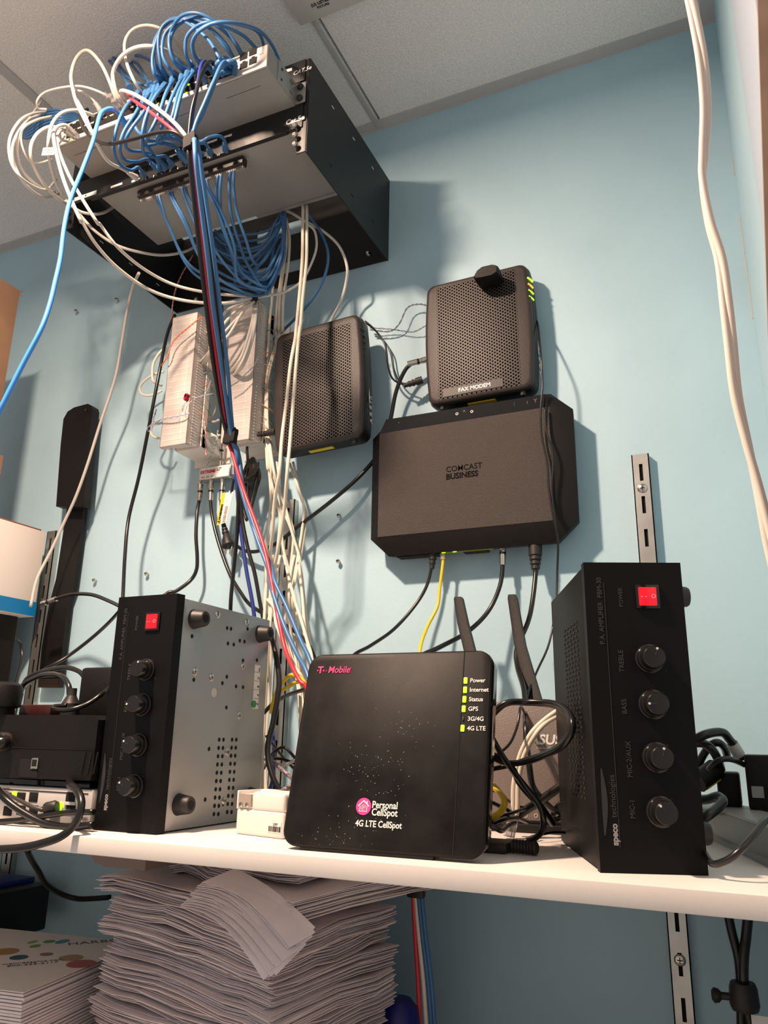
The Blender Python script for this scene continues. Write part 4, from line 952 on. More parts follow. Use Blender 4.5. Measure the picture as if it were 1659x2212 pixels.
# --- blue patch cables looping over the top of the switch
G1 = 'blue patch cables looping above the switch'
L1 = 'blue patch cable looping from the switch up over the top of the rack'
tops = [('A', [(1440, 385, .425), (1405, 370, .445), (1330, 250, .45), (1200, 150, .46), (1110, 125, .46), (1040, 170, .46), (1000, 260, .455), (975, 380, .45), (990, 480, .44), (1040, 525, .415)]),
        ('A', [(1495, 370, .40), (1430, 290, .42), (1340, 170, .44), (1260, 135, .45), (1190, 120, .46), (1110, 160, .46), (1050, 230, .46), (1040, 350, .455), (1085, 440, .44), (1130, 485, .415)]),
        ('A', [(1550, 345, .40), (1510, 280, .42), (1430, 180, .44), (1330, 110, .46), (1240, 82, .47), (1150, 110, .47), (1090, 210, .46), (1085, 310, .455), (1120, 400, .44), (1190, 455, .415)]),
        ('A', [(1690, 380, .33), (1680, 260, .37), (1630, 190, .42), (1500, 150, .46), (1380, 145, .48), (1270, 205, .48), (1230, 280, .47), (1250, 370, .45), (1300, 425, .415)]),
        ('B', [(1350, 470, .33), (1290, 330, .37), (1200, 225, .42), (1050, 170, .46), (900, 162, .48), (780, 205, .48), (720, 300, .47), (735, 400, .45), (790, 460, .415)]),
        ('B', [(1175, 350, .39), (1080, 255, .42), (950, 190, .45), (830, 160, .47), (730, 200, .47), (670, 280, .465), (672, 400, .45), (720, 490, .415)]),
        ('B', [(1060, 385, .39), (1000, 280, .42), (900, 190, .45), (790, 130, .46), (700, 130, .46), (600, 190, .46), (555, 290, .455), (575, 400, .44), (670, 505, .415)]),
        ('B', [(900, 430, .42), (860, 330, .44), (770, 220, .45), (660, 140, .46), (560, 140, .46), (490, 210, .46), (470, 320, .455), (490, 470, .44), (530, 560, .415)]),
        ('B', [(1010, 410, .40), (950, 310, .42), (850, 210, .44), (720, 150, .45), (600, 130, .45), (500, 200, .45), (440, 310, .45), (445, 450, .44), (490, 570, .415)]),
        ('A', [(628, 295, .33), (690, 380, .35), (780, 470, .38), (880, 530, .40), (1000, 565, .415)]),
        ('A', [(760, 292, .33), (708, 290, .34), (712, 340, .35), (760, 440, .37), (830, 560, .41)]),
        ('A', [(820, 330, .33), (760, 288, .33), (705, 300, .34), (740, 380, .35), (830, 500, .38), (900, 580, .413)]),
        ('A', [(820, 355, .33), (900, 360, .35), (980, 400, .37), (1070, 480, .40), (1100, 510, .415)]),
        ('A', [(840, 390, .33), (880, 410, .35), (920, 470, .37), (960, 545, .413)]),
        ('A', [(830, 400, .33), (870, 450, .35), (930, 510, .38), (1010, 540, .413)])]
for k, (v, p) in enumerate(tops): cab(L1, v, p, BLUE, group=G1, plug={-1: 'boot'})
# --- blue cables from the switch down to the lower patch panel
G2 = 'blue patch cables from the switch down to the numbered patch panel'
L2 = 'blue patch cable drooping from the switch face to the numbered patch panel below'
lows = [[(885, 600, .42), (800, 690, .46), (745, 820, .47), (728, 950, .46), (760, 1045, .43), (835, 1090, .40), (885, 1070, .37), (915, 1110, .335)],
        [(935, 600, .42), (870, 720, .46), (790, 850, .47), (768, 960, .46), (800, 1025, .43), (880, 1035, .40), (940, 1020, .37), (1000, 1075, .335)],
        [(990, 575, .42), (930, 700, .46), (830, 840, .47), (803, 920, .46), (830, 962, .43), (920, 972, .40), (1000, 1000, .37), (1050, 1065, .335)],
        [(1050, 550, .42), (980, 640, .46), (925, 780, .47), (910, 900, .46), (925, 985, .43), (990, 1005, .40), (1060, 1000, .37), (1095, 1045, .335)],
        [(1105, 515, .42), (1060, 600, .46), (1020, 720, .47), (960, 850, .47), (925, 930, .44), (1040, 912, .40), (1110, 930, .37), (1160, 1000, .335)],
        [(1165, 495, .42), (1110, 600, .46), (1065, 720, .47), (1030, 830, .46), (1005, 910, .43), (1060, 920, .39), (1130, 950, .36), (1185, 1020, .335)],
        [(1200, 475, .42), (1140, 600, .46), (1110, 720, .47), (1075, 840, .46), (1090, 880, .43), (1150, 900, .38), (1200, 990, .335)],
        [(1245, 450, .42), (1175, 560, .46), (1130, 720, .47), (1110, 840, .46), (1170, 900, .41), (1230, 960, .36), (1280, 985, .335)],
        [(960, 590, .42), (890, 700, .45), (860, 800, .46), (950, 900, .44), (1080, 870, .40)],
        [(1020, 560, .42), (960, 680, .45), (930, 790, .46), (925, 900, .45), (960, 960, .42), (1010, 1030, .38), (1015, 1080, .335)]]
for p in lows: cab(L2, 'A', p, BLUE, group=G2, plug={0: 'boot', -1: 'boot'})
G3 = 'short blue cables arching into the right ports of the numbered patch panel'
for p in ([(1230, 905, .37), (1290, 905, .385), (1340, 878, .385), (1400, 870, .375), (1435, 895, .36), (1442, 950, .333)],
          [(1230, 915, .37), (1290, 915, .38), (1320, 925, .37), (1345, 975, .333)]):
    cab('short blue cable arching from the strap into a right hand port of the patch panel', 'A', p, BLUE, group=G3, plug={-1: 'boot'})
cab('white cable hanging behind the bright blue one and plugged into patch panel port one', 'A', [(480, 620, .46), (540, 730, .47), (590, 850, .46), (640, 960, .44), (700, 1040, .41), (790, 1085, .37), (860, 1130, .335)], WHITE, plug={-1: 'boot'})
# --- cables from the right of the switch down into the strap
JUNC = (1205, 880)
cab('blue cable from the rightmost socket of the switch down into the upper strap, front one', 'A', [(1495, 425, .42), (1430, 400, .45), (1370, 520, .47), (1310, 660, .475), (1255, 790, .475), (1228, 900, .47)], BLUE, r=.0031, plug={0: 'boot'})
cab('blue cable from the right of the switch down into the upper strap, rear one', 'A', [(1460, 450, .42), (1400, 480, .44), (1340, 620, .46), (1290, 740, .465), (1240, 830, .47), (1215, 910, .47)], BLUE, plug={0: 'boot'})
cab('black cable from the middle of the switch down into the upper strap', 'A', [(1390, 420, .42), (1340, 395, .45), (1290, 470, .465), (1255, 600, .475), (1225, 720, .475), (1205, 900, .47)], BCAB, plug={0: 'boot'})
cab('navy cable beside the black one from the switch to the upper strap', 'A', [(1345, 410, .42), (1300, 395, .45), (1275, 470, .46), (1262, 560, .465), (1235, 700, .468), (1214, 900, .468)], NAVY)
for k, p in enumerate(([(1480, 470, .415), (1450, 380, .43), (1400, 400, .44), (1360, 470, .42)], [(1420, 480, .415), (1440, 410, .44), (1500, 400, .435), (1500, 470, .415)], [(1320, 530, .415), (1290, 470, .43), (1330, 430, .43), (1380, 480, .415)])):
    cab('short thick blue plug boot and cable clustered at the right of the switch sockets', 'A', p, BLUE, r=.0042, group='clustered blue boots on the switch', n=10)
cab('white cable crossing the switch front from upper left into the upper strap', 'A', [(800, 640, .42), (775, 582, .44), (860, 605, .46), (1000, 690, .475), (1120, 790, .48), (1195, 880, .472)], WHITE, r=.0031)
cab('red cable crossing the switch front from upper left into the upper strap', 'A', [(815, 600, .42), (850, 640, .45), (940, 700, .465), (1050, 785, .475), (1130, 850, .475), (1190, 900, .468)], RED)
cab('black cable sagging across the switch underside to the upper strap', 'A', [(560, 700, .42), (515, 735, .44), (530, 810, .46), (595, 885, .47), (700, 920, .475), (850, 890, .48), (1000, 850, .48), (1110, 845, .48), (1185, 890, .472)], BCAB, r=.0030)
# --- long bright blue cable at left
bb = place('A', [(800, 790, .42), (760, 725, .44), (710, 695, .48), (650, 720, .50), (622, 800, .51), (590, 920, .52), (530, 1080, .53)])+place('D', [(190, 180, .555), (140, 400, .57), (110, 640, .58)])+place('X', [(660, 270, .59), (590, 560, .60), (480, 860, .61), (250, 1300, .62), (0, 1800, .63), (-120, 2050, .63)])
cable('network_cable', 'long bright blue cable curving from the switch down to the left edge', None, bb, .0031, BLUEB, plug={0: 'boot'})
# --- white loops at the left end of the switch
wl = [('outermost thin white cable loop at the left end of the switch', [(300, 715, .40), (200, 730, .44), (120, 780, .48), (60, 900, .50), (75, 1050, .49), (160, 1160, .46), (290, 1215, .38), (360, 1150, .30)], .0024),
      ('second white cable loop from the left at the end of the switch', [(270, 725, .40), (160, 790, .45), (85, 920, .48), (95, 1060, .47), (170, 1190, .44), (280, 1262, .36), (380, 1240, .28)], .0026),
      ('third white cable loop from the left at the end of the switch', [(330, 745, .41), (230, 770, .44), (140, 830, .47), (110, 960, .47), (150, 1100, .44), (260, 1200, .38), (350, 1230, .30)], .0024),
      ('thick white cable loop with printed jacket at the end of the switch', [(400, 835, .42), (330, 810, .44), (245, 850, .46), (197, 940, .47), (215, 1060, .45), (300, 1200, .40), (400, 1290, .34), (500, 1350, .22)], .0030),
      ('fine white cable bow under the thin loops at the left end of the switch', [(270, 640, .40), (160, 800, .43), (135, 900, .44), (180, 1020, .42), (240, 1045, .40), (330, 1020, .38)], .0018),
      ('white cable arch rising over the left end of the switch', [(600, 740, .42), (500, 705, .45), (400, 720, .47), (335, 790, .48), (310, 900, .48), (315, 1010, .46), (350, 1150, .42), (400, 1250, .36)], .0027),
      ('small white cable curl at the left switch sockets', [(470, 840, .42), (420, 800, .43), (385, 830, .44), (390, 890, .44), (430, 905, .42)], .0022)]
for l_, p, r_c in wl: cab(l_, 'A', p, WHITE, r=r_c)
for p in ([(1, 0, 0)],): pass
G4 = 'blue cables massed behind the left end of the switch'
for k in range(6):
    o_ = k*18; cab('blue cable bunched behind the white loops at the left end of the switch', 'A', [(540+o_*.3, 760+o_*.5, .36), (470, 725+o_*.6, .38), (380, 705+o_*.9, .40), (280, 720+o_*1.1, .40), (190, 790+o_, .39), (130, 870+o_*.1, .37)], BLUE, group=G4)
cab('tall white cable loop standing above the left half of the switch', 'A', [(745, 650, .42), (700, 520, .44), (640, 400, .45), (560, 323, .46), (490, 370, .46), (455, 480, .46), (470, 590, .47), (500, 680, .47), (560, 800, .47), (600, 870, .46)], CREAM, r=.0029)
cab('thin white cable arching left from the clear plugs on the switch', 'A', [(720, 640, .42), (640, 590, .44), (520, 553, .45), (400, 560, .46), (290, 590, .46), (240, 640, .46), (245, 690, .45), (300, 700, .44)], WHITE, r=.0019, plug={0: 'clear'})
cab('short white cable with a clear plug left of the blue plug', 'A', [(640, 710, .42), (590, 630, .43), (530, 590, .44), (480, 575, .44)], WHITE, r=.0019, plug={0: 'clear'})
cab('thick white cable arching beside the blue loops, rear one', 'A', [(775, 660, .42), (735, 560, .44), (725, 460, .45), (780, 360, .46), (870, 305, .46), (980, 298, .45), (1090, 335, .42), (1180, 400, .38), (1230, 430, .34)], CREAM, r=.0033)
cab('white cable forming the tallest white arch over the switch', 'A', [(910, 600, .415), (850, 500, .44), (808, 390, .45), (800, 270, .46), (850, 190, .46), (940, 163, .455), (1040, 190, .44), (1120, 260, .41), (1190, 360, .36)], CREAM, r=.0027)
for k, (x, y) in enumerate(((745, 660), (775, 690), (800, 670))):
    a = at(*vp('A', x, y), .415); 
    c_ = MB(); c_.box((a.x-.0055, a.y-.018, a.z-.004), (a.x+.0055, a.y+.004, a.z+.004), .001); tag(c_.build('clear_plug', CLIP), 'clear plastic network plug in the middle of the switch sockets', 'plug', 'clear plugs in the switch')
# two long white cables sweeping under the rack
s1 = place('A', [(480, 860, .42), (420, 800, .44), (350, 825, .46), (345, 900, .48), (385, 1080, .48), (440, 1240, .47), (520, 1422, .45)])+place('D', [(230, 260, .43), (370, 510, .38), (560, 720, .32), (820, 895, .25), (1100, 975, .20), (1400, 990, .17), (1600, 950, .14)])
cable('network_cable', 'long white cable, lower of the two sweeping under the rack', None, s1, .0029, WHITE, plug={0: 'clear'})
s2 = place('A', [(470, 870, .42), (400, 830, .44), (365, 870, .46), (375, 960, .47), (430, 1100, .46), (500, 1230, .45), (620, 1422, .42)])+place('D', [(420, 380, .39), (560, 560, .35), (760, 725, .28), (1000, 850, .22), (1300, 915, .18), (1600, 937, .14)])
cable('network_cable', 'long white printed cable, upper of the two sweeping under the rack', None, s2, .0027, WHITE, plug={0: 'clear'})
q = at(105, 327, .485); M = face_matrix(q, (.97, .1, -.2), (.15, -.1, 1)); ft = MB(); ft.box((-.0125, -.0065, -.0004), (.0125, .0065, .0004), M=M); ft = ft.build('cable_flag', LABW); tag(ft, 'white flag label reading C02 upside down on the white cable', 'label')
letters('C02', .0085, M @ Matrix.Translation((.0115, .003, .0006)) @ Matrix.Rotation(PI, 4, 'Z'), LETG, ft, world=True)
cab('thin white cable sagging inside the rack behind the long white pair', 'D', [(150, 190, .34), (250, 290, .31), (380, 430, .28), (560, 545, .24), (760, 600, .20), (920, 617, .16), (1080, 590, .12), (1180, 540, .08)], WHITE, r=.0027)
cab('short white cable sagging at the left front corner of the rack', 'D', [(190, 230, .34), (270, 280, .32), (370, 298, .30), (450, 285, .27), (520, 245, .24)], WHITE, r=.0027)

# --- blue cables hanging from the terminal strip into the arc under the rack
G5 = 'blue cables drooping from the terminal strip and curving back up behind it'
L5 = 'blue cable drooping from the terminal strip under the patch panel in the big arc'
rnd = random.Random(21)
def arc(x0, y0, depth_, k):
    j = lambda s_: rnd.uniform(-s_, s_)
    xr = rnd.uniform(690, 745); yb = depth_
    return [(x0, y0, .298), (x0+10+j(4), y0+55, .285), (x0+45+j(14), y0+(yb-y0)*.45, .24+j(.01)), (x0+110+j(14), y0+(yb-y0)*.78, .19+j(.02)), (x0+230+j(10), yb+j(10), .15+j(.02))]
left_ends = [(-60, -95), (-52, -95), (-28, -104), (-20, -104), (10, -112), (18, -114)]
starts = [(338, 421), (343, 420), (366, 411), (371, 410), (392, 403), (400, 401), (441, 388), (446, 386), (470, 379), (478, 376), (497, 368), (506, 364)]
bott = [640, 632, 640, 622, 610, 632, 625, 640, 608, 588, 622, 560]
for k, (x0, y0) in enumerate(starts):
    yb = bott[k]; e_ = (rnd.uniform(606, 619), rnd.uniform(455, 470)); t0 = .298
    xm = x0+(605-x0)*.55
    if k < 8:
        p = [(x0, y0, t0), (x0+6, y0+22, .292), (x0+28+rnd.uniform(-4, 6), y0+75, .27), (x0+60+rnd.uniform(-6, 10), y0+145, .235), (x0+105+rnd.uniform(-6, 8)-(30 if k > 5 else 0), yb-35, .20), (xm+40, yb-6+rnd.uniform(-6, 4), .165), (575+rnd.uniform(-8, 6), yb-10, .14), (607+rnd.uniform(-6, 4), yb-75, .13), (614, 520, .14), e_+(.15,)]
    else:
        j_ = (x0-470)*.35; p = [(x0, y0, t0), (x0-3+j_*.1, y0+40, .285), (x0+4+rnd.uniform(-5, 5), y0+95, .26), (x0+20+rnd.uniform(-4, 8), y0+150, .23), (x0+48-j_*.6+rnd.uniform(-4, 4), y0+205, .19), (572, yb+rnd.uniform(-12, 2), .15), (603, yb-50, .135), (612, 510, .145), e_+(.15,)]
    cab(L5, 'P', p, BLUE, group=G5)
G6 = 'blue cables swagged behind the grey equipment box'
for k in range(10):
    d_ = 14+k*11+rnd.uniform(-6, 6); t_ = .07+.05*rnd.random(); x0 = 446+rnd.uniform(0, 40); y0 = 505-(x0-446)*.25+rnd.uniform(-4, 14)
    cab('blue cable swagged between the back of the grey box and the vertical bunch', 'P', [(x0, y0, t_+.02), (x0+26+rnd.uniform(-6, 12), y0+d_*.55, t_), (528+rnd.uniform(-16, 10), 496+d_+rnd.uniform(-5, 5), t_), (572+rnd.uniform(-8, 8), 492+d_*.75, t_+.01), (600+rnd.uniform(-6, 4), 478+rnd.uniform(0, 22), t_+.03), (612+rnd.uniform(-3, 4), 456, .135)], BLUE, group=G6)

# --- white verticals
GV = 'white cables running down from the rack to the shelf'
wv = [('D1', 'front white cable passing over the left modem, left of the pair', [('E', [(845, 215, .16), (843, 400, .16), (838, 620, .165), (815, 900, .17), (795, 1100, .175)]), ('G', [(430, 400, .185), (375, 700, .19), (325, 1150, .19), (270, 1600, .19), (240, 1990, .19)]), ('H', [(1040, 900, .17), (1015, 1250, .15), (975, 1600, .12), (950, 1900, .10), (940, 2200, .08), (935, 2500, .07)])], .0030),
      ('D2', 'front white cable passing over the left modem, right of the pair', [('E', [(872, 215, .155), (872, 400, .155), (868, 620, .16), (840, 900, .17), (825, 1100, .175)]), ('G', [(485, 260, .18), (450, 600, .188), (410, 1100, .19), (370, 1600, .19), (335, 1990, .19)]), ('H', [(1150, 900, .17), (1100, 1280, .15), (1040, 1600, .13), (1010, 1900, .10), (1000, 2200, .08), (995, 2500, .07)])], .0030)]
for _, l_, segs, r_c in wv:
    P_ = []
    for v, p in segs: P_ += place(v, p)
    cable('network_cable', l_, None, P_, r_c, CREAM)
vb = [[('E', [(668, 320, .12), (712, 430, .11), (702, 620, .10), (665, 880, .08), (650, 1080, .06)]), ('G', [(205, 300, .05), (190, 480, .05), (100, 800, .06), (78, 1100, .06), (80, 1400, .06), (110, 1900, .06)]), ('H', [(1000, 600, .05), (1050, 900, .05), (1180, 1100, .05), (1300, 1500, .05), (1330, 1940, .05), (1350, 2250, .08), (1390, 2600, .11), (1440, 2950, .14)])],
      [('E', [(700, 300, .12), (730, 430, .11), (712, 620, .10), (680, 880, .08), (672, 1100, .06)]), ('G', [(235, 250, .05), (225, 430, .05), (150, 700, .055), (105, 950, .06), (100, 1400, .06), (140, 1900, .06)]), ('H', [(1010, 700, .05), (1090, 1000, .05), (1130, 1380, .05), (1200, 1650, .05), (1260, 1940, .05), (1280, 2250, .08), (1320, 2600, .11), (1370, 2950, .14)])],
      [('E', [(722, 300, .12), (748, 440, .11), (738, 640, .10), (705, 880, .08), (698, 1110, .06)]), ('G', [(290, 180, .05), (255, 300, .05), (185, 500, .05), (118, 1000, .055), (115, 1400, .055), (160, 1900, .055)]), ('H', [(1040, 650, .05), (1110, 900, .05), (1090, 1200, .05), (1060, 1500, .05), (1020, 1900, .05), (1010, 2200, .08), (1005, 2500, .07)])],
      [('E', [(630, 790, .09), (622, 900, .08), (605, 1060, .07), (590, 1300, .06)]), ('G', [(90, 480, .05), (75, 900, .055), (75, 1400, .055), (95, 1900, .055)]), ('H', [(985, 600, .05), (1000, 900, .05), (960, 1300, .05), (945, 1700, .05), (930, 1940, .05), (920, 2200, .08), (915, 2500, .07)])],
      [('H', [(1200, 495, .03), (1290, 750, .035), (1350, 960, .04), (1330, 1200, .04), (1290, 1450, .045), (1240, 1750, .05), (1225, 1940, .05), (1245, 2250, .08), (1285, 2600, .11), (1335, 2950, .14)])],
      [('H', [(1235, 480, .03), (1305, 800, .03), (1375, 1040, .03), (1350, 1250, .035), (1310, 1500, .04), (1270, 1700, .045), (1200, 1930, .05), (1220, 2250, .08), (1260, 2600, .11), (1310, 2950, .14)])],
      [('H', [(1060, 480, .05), (1100, 800, .055), (1200, 1080, .055), (1240, 1250, .055), (1210, 1600, .055), (1190, 1940, .055), (1210, 2250, .08), (1250, 2600, .11), (1300, 2950, .14)])],
      [('H', [(985, 240, .06), (1030, 560, .065), (1080, 760, .065), (1150, 950, .065), (1240, 1280, .06), (1300, 1480, .06), (1340, 1800, .08), (1380, 2200, .11), (1440, 2600, .15)])]]
lower = [('W', [(440, 300, .07), (540, 560, .08), (640, 850, .10), (740, 1200, .12), (830, 1600, .15)]), ('W', [(400, 1500, .12), (550, 1900, .14), (700, 2050, .16)])]
for segs in vb:
    P_ = []
    for v, p in segs: P_ += place(v, p)
    cable('network_cable', 'white cable in the loose vertical bunch behind the left modem and above the shelf', None, P_, .0026, CREAM, group=GV)
GW = 'white cables fanning down behind the booster'
for p in ([(560, 0, .08), (500, 300, .09), (470, 700, .10), (490, 1100, .11), (560, 1500, .13), (620, 1900, .15), (650, 2150, .16)],
          [(390, 0, .09), (470, 350, .10), (560, 700, .12), (660, 1000, .14), (760, 1350, .16), (840, 1640, .18)],
          [(620, 20, .06), (650, 300, .08), (690, 700, .10), (720, 1100, .13), (770, 1400, .16), (820, 1650, .18)],
          [(620, 150, .06), (560, 450, .07), (470, 700, .08), (420, 900, .09), (400, 1150, .10), (480, 1500, .12), (600, 1850, .15), (700, 2100, .16)],
          [(130, 700, .12), (240, 840, .14), (260, 1050, .16), (350, 1300, .17), (480, 1600, .18), (620, 1850, .19), (720, 1980, .19)],
          [(330, 1150, .12), (450, 1500, .14), (560, 1800, .15), (700, 2060, .17)],
          [(600, 1330, .12), (640, 1550, .13), (700, 1750, .15), (740, 1900, .16)]):
    cab('white cable fanning down to the shelf behind the signal booster', 'W', p, CREAM, r=.0026, group=GW)
for p in ([(130, 0, .10), (110, 450, .11), (85, 930, .12)], [(330, 0, .11), (250, 450, .12), (185, 980, .13)], [(215, 0, .10), (190, 450, .11), (160, 1000, .12), (150, 1300, .12)]):
    cab('white cable dropping behind the left amplifier', 'W', p, CREAM, r=.0027, group='white cables dropping behind the left amplifier')
# --- loops right of the bunch
cab('white cable looping out to the right under the rack and down behind the left modem', 'E', [(690, 240, .14), (760, 265, .13), (850, 320, .12), (980, 390, .10), (1100, 500, .09), (1160, 650, .08), (1150, 780, .06), (1110, 910, .05), (1050, 1030, .03), (1020, 1120, .03)], WHITE, r=.0027)
cab('blue cable looping to the right under the rack and back behind the left modem', 'E', [(860, 250, .13), (900, 300, .12), (980, 420, .10), (1025, 560, .09), (1000, 720, .07), (920, 870, .06), (820, 990, .05), (700, 1110, .04), (600, 1200, .03), (560, 1290, .03)], BLUE, r=.0027)
cab('white cable looping back to the tie above the frosted blocks', 'E', [(880, 345, .12), (930, 400, .11), (940, 520, .10), (890, 660, .09), (830, 760, .09), (720, 830, .10), (620, 855, .11), (520, 870, .12)], WHITE, r=.0025)
# --- white fan from the tie onto the blocks
GF = 'white cables fanning from the tie to the frosted blocks'
for p in ([(1230, 30, .13), (1080, 130, .14), (930, 290, .15), (800, 540, .14), (700, 660, .10)],
          [(1240, 50, .13), (1130, 150, .14), (990, 380, .15), (860, 500, .15), (720, 680, .10)],
          [(1220, 40, .13), (1080, 210, .14), (920, 390, .15), (800, 560, .14), (750, 700, .09)],
          [(1245, 60, .12), (1220, 250, .135), (1130, 560, .135), (1050, 700, .12), (985, 790, .08)],
          [(1255, 60, .12), (1235, 280, .135), (1160, 560, .135), (1080, 730, .12), (1000, 815, .08)],
          [(1265, 60, .12), (1250, 270, .135), (1190, 540, .13), (1110, 720, .12), (1010, 800, .08)],
          [(1210, 50, .13), (1000, 120, .13), (920, 200, .13), (800, 330, .10), (720, 460, .07)]):
    cab('white cable fanning from the tie down over the frosted blocks', 'F', p, WHITE, r=.0027, group=GF)
GB = 'white cable loops hanging between the two frosted blocks'
for p in ([(665, 640, .07), (700, 760, .05), (740, 900, .04), (790, 1050, .04), (780, 1190, .04), (720, 1170, .05), (670, 1110, .06)],
          [(690, 660, .06), (760, 820, .04), (830, 990, .03), (860, 1100, .03)],
          [(740, 690, .06), (800, 880, .04), (850, 1080, .04), (820, 1190, .05), (740, 1200, .06)],
          [(600, 1190, .09), (680, 1310, .08), (760, 1380, .06), (860, 1395, .05), (900, 1380, .05)],
          [(640, 820, .08), (640, 900, .09), (645, 1000, .09), (655, 1130, .08)],
          [(770, 1160, .05), (760, 1280, .05), (800, 1360, .05), (870, 1400, .05)],
          [(680, 1120, .06), (760, 1230, .05), (840, 1250, .05), (890, 1230, .05)],
          [(700, 450, .08), (760, 480, .08), (830, 560, .07)]):
    cab('white cable loop hanging between the two frosted terminal blocks', 'F', p, WHITE, r=.0024, group=GB)
cab('white cable loop sticking out left of the left frosted block, wide one', 'F', [(340, 750, .06), (240, 780, .06), (140, 850, .06), (100, 920, .06), (130, 980, .06), (220, 985, .06), (320, 940, .05)], CREAM, r=.0024)
cab('white cable loop hugging the left side of the left frosted block', 'F', [(370, 500, .06), (300, 560, .07), (240, 660, .07), (225, 760, .07), (240, 850, .07), (320, 890, .05)], CREAM, r=.0026)
cab('white cable hook at the bottom left of the left frosted block', 'F', [(300, 1230, .05), (240, 1270, .06), (210, 1340, .06), (240, 1400, .06), (320, 1415, .06), (380, 1400, .05)], CREAM, r=.0024)
def twist(label, v, pts, m1, m2, r=.0009, turns=26, sep=.0011):
    P_ = smooth_path(place(v, pts), 8); n_ = len(P_)
    r_ = None; o0 = P_[0].copy(); ob = bpy.data.objects.new('wire_pair', None); COL.objects.link(ob); ob.location = o0; tag(ob, label, 'wire')
    for s_, m_ in ((0, m1), (PI, m2)):
        Q = [p+Vector((math.cos(turns*2*PI*i/n_+s_), 0, math.sin(turns*2*PI*i/n_+s_)))*sep for i, p in enumerate(P_)]
        b_ = MB(); b_.tube(Q, r, n=5, sub=3); b_.build('wire', m_, ob)
    return ob
ORG = mat('orange_wire', (.70, .16, .08), .4); WW = mat('white_wire', (.7, .68, .66), .4); GRW = mat('slate_wire', (.16, .20, .22), .4); LIL = mat('lilac_wire', (.25, .25, .50), .4)
twist('orange and pink twisted wire pair running down the face of the left frosted block', 'F', [(715, 205, .14), (600, 300, .14), (480, 400, .14), (420, 480, .14), (370, 610, .14), (320, 690, .13)], ORG, ORG, turns=9)
twist('slate twisted wire pair crossing the right frosted block', 'F', [(1290, 590, .12), (1240, 690, .12), (1160, 770, .12), (1080, 850, .12), (990, 905, .12)], GRW, GRW, turns=8, r=.0007)
twist('lilac and white twisted wire pair crossing the bottom of the left frosted block', 'F', [(600, 1160, .13), (520, 1185, .135), (400, 1210, .135), (280, 1240, .13), (180, 1310, .12), (200, 1340, .11), (230, 1250, .10), (270, 1110, .08)], LIL, WW, turns=14, r=.0007)
twist('orange and white twisted wire pair dangling below the left frosted block', 'F', [(700, 1110, .08), (740, 1230, .08), (755, 1350, .08), (755, 1480, .07), (760, 1580, .07)], ORG, WW, turns=9, r=.0008)
twist('slate wire pair running from the splitter label up to the blocks', 'H', [(320, 545, .035), (370, 400, .05), (410, 310, .06), (430, 230, .07), (440, 150, .06)], GRW, WW, turns=9, r=.0006)
twist('thin dark wire pair stretched across the wall between the two modems, looping up', 'P', [(800, 712, .02), (840, 716, .015), (862, 700, .02), (880, 665, .02), (905, 657, .02), (930, 662, .03)], GRW, GRW, turns=7, r=.0008)
twist('thin dark wire pair stretched across the wall between the two modems, lower strand', 'P', [(800, 708, .02), (850, 712, .012), (890, 717, .012), (915, 706, .02), (930, 695, .03)], GRW, GRW, turns=6, r=.0006)
twist('brown wire pair hanging inside the left side of the rack', 'D', [(1140, 620, .16), (1060, 760, .14), (1010, 880, .12), (985, 1000, .10), (975, 1110, .10)], mat('brown_wire', (.22, .09, .07), .5), mat('brown_wire', (.22, .09, .07), .5), turns=8)
jb = MB(); rnd = random.Random(8)
c_ = at(409, 861, .15)
for k in range(3):
    p_ = c_+Vector((rnd.uniform(-.005, .005), 0, rnd.uniform(-.004, .005))); jb.cyl(p_, p_+Vector((0, -.008, 0)), 1, prof=[(0, .004), (.8, .004), (1, .003)], n=10)
tag(jb.build('splice_connectors', mat('clear_red_plastic', (.45, .02, .04), .2, trans=.5)), 'small cluster of clear red splice buttons on the left frosted block', 'connector')
for k in range(5):
    a_ = c_+Vector((rnd.uniform(-.004, .008), -.002, -.006)); b_ = a_+Vector((rnd.uniform(-.02, .008), rnd.uniform(-.004, .004), -rnd.uniform(.015, .04)))
    cable('thin_wire', 'fine silver grey wire below the red splice buttons', None, [a_, (a_+b_)/2+Vector((rnd.uniform(-.01, .01), -.004, 0)), b_], .0006, mat('silver_wire', (.45, .45, .50), .4), 'wire', 'fine wires at the splice', n=5)
for k, p in enumerate(([(620, 1000, .13), (700, 1010, .12), (760, 960, .10), (810, 840, .09)], [(640, 1020, .13), (720, 990, .12), (830, 970, .11)])):
    cab('fine grey wire running right from the red splice buttons, '+('upper' if k == 0 else 'lower')+' one', 'F', p, mat('silver_wire', (.45, .45, .50), .4), r=.0008, name='thin_wire', cat='wire', n=5)

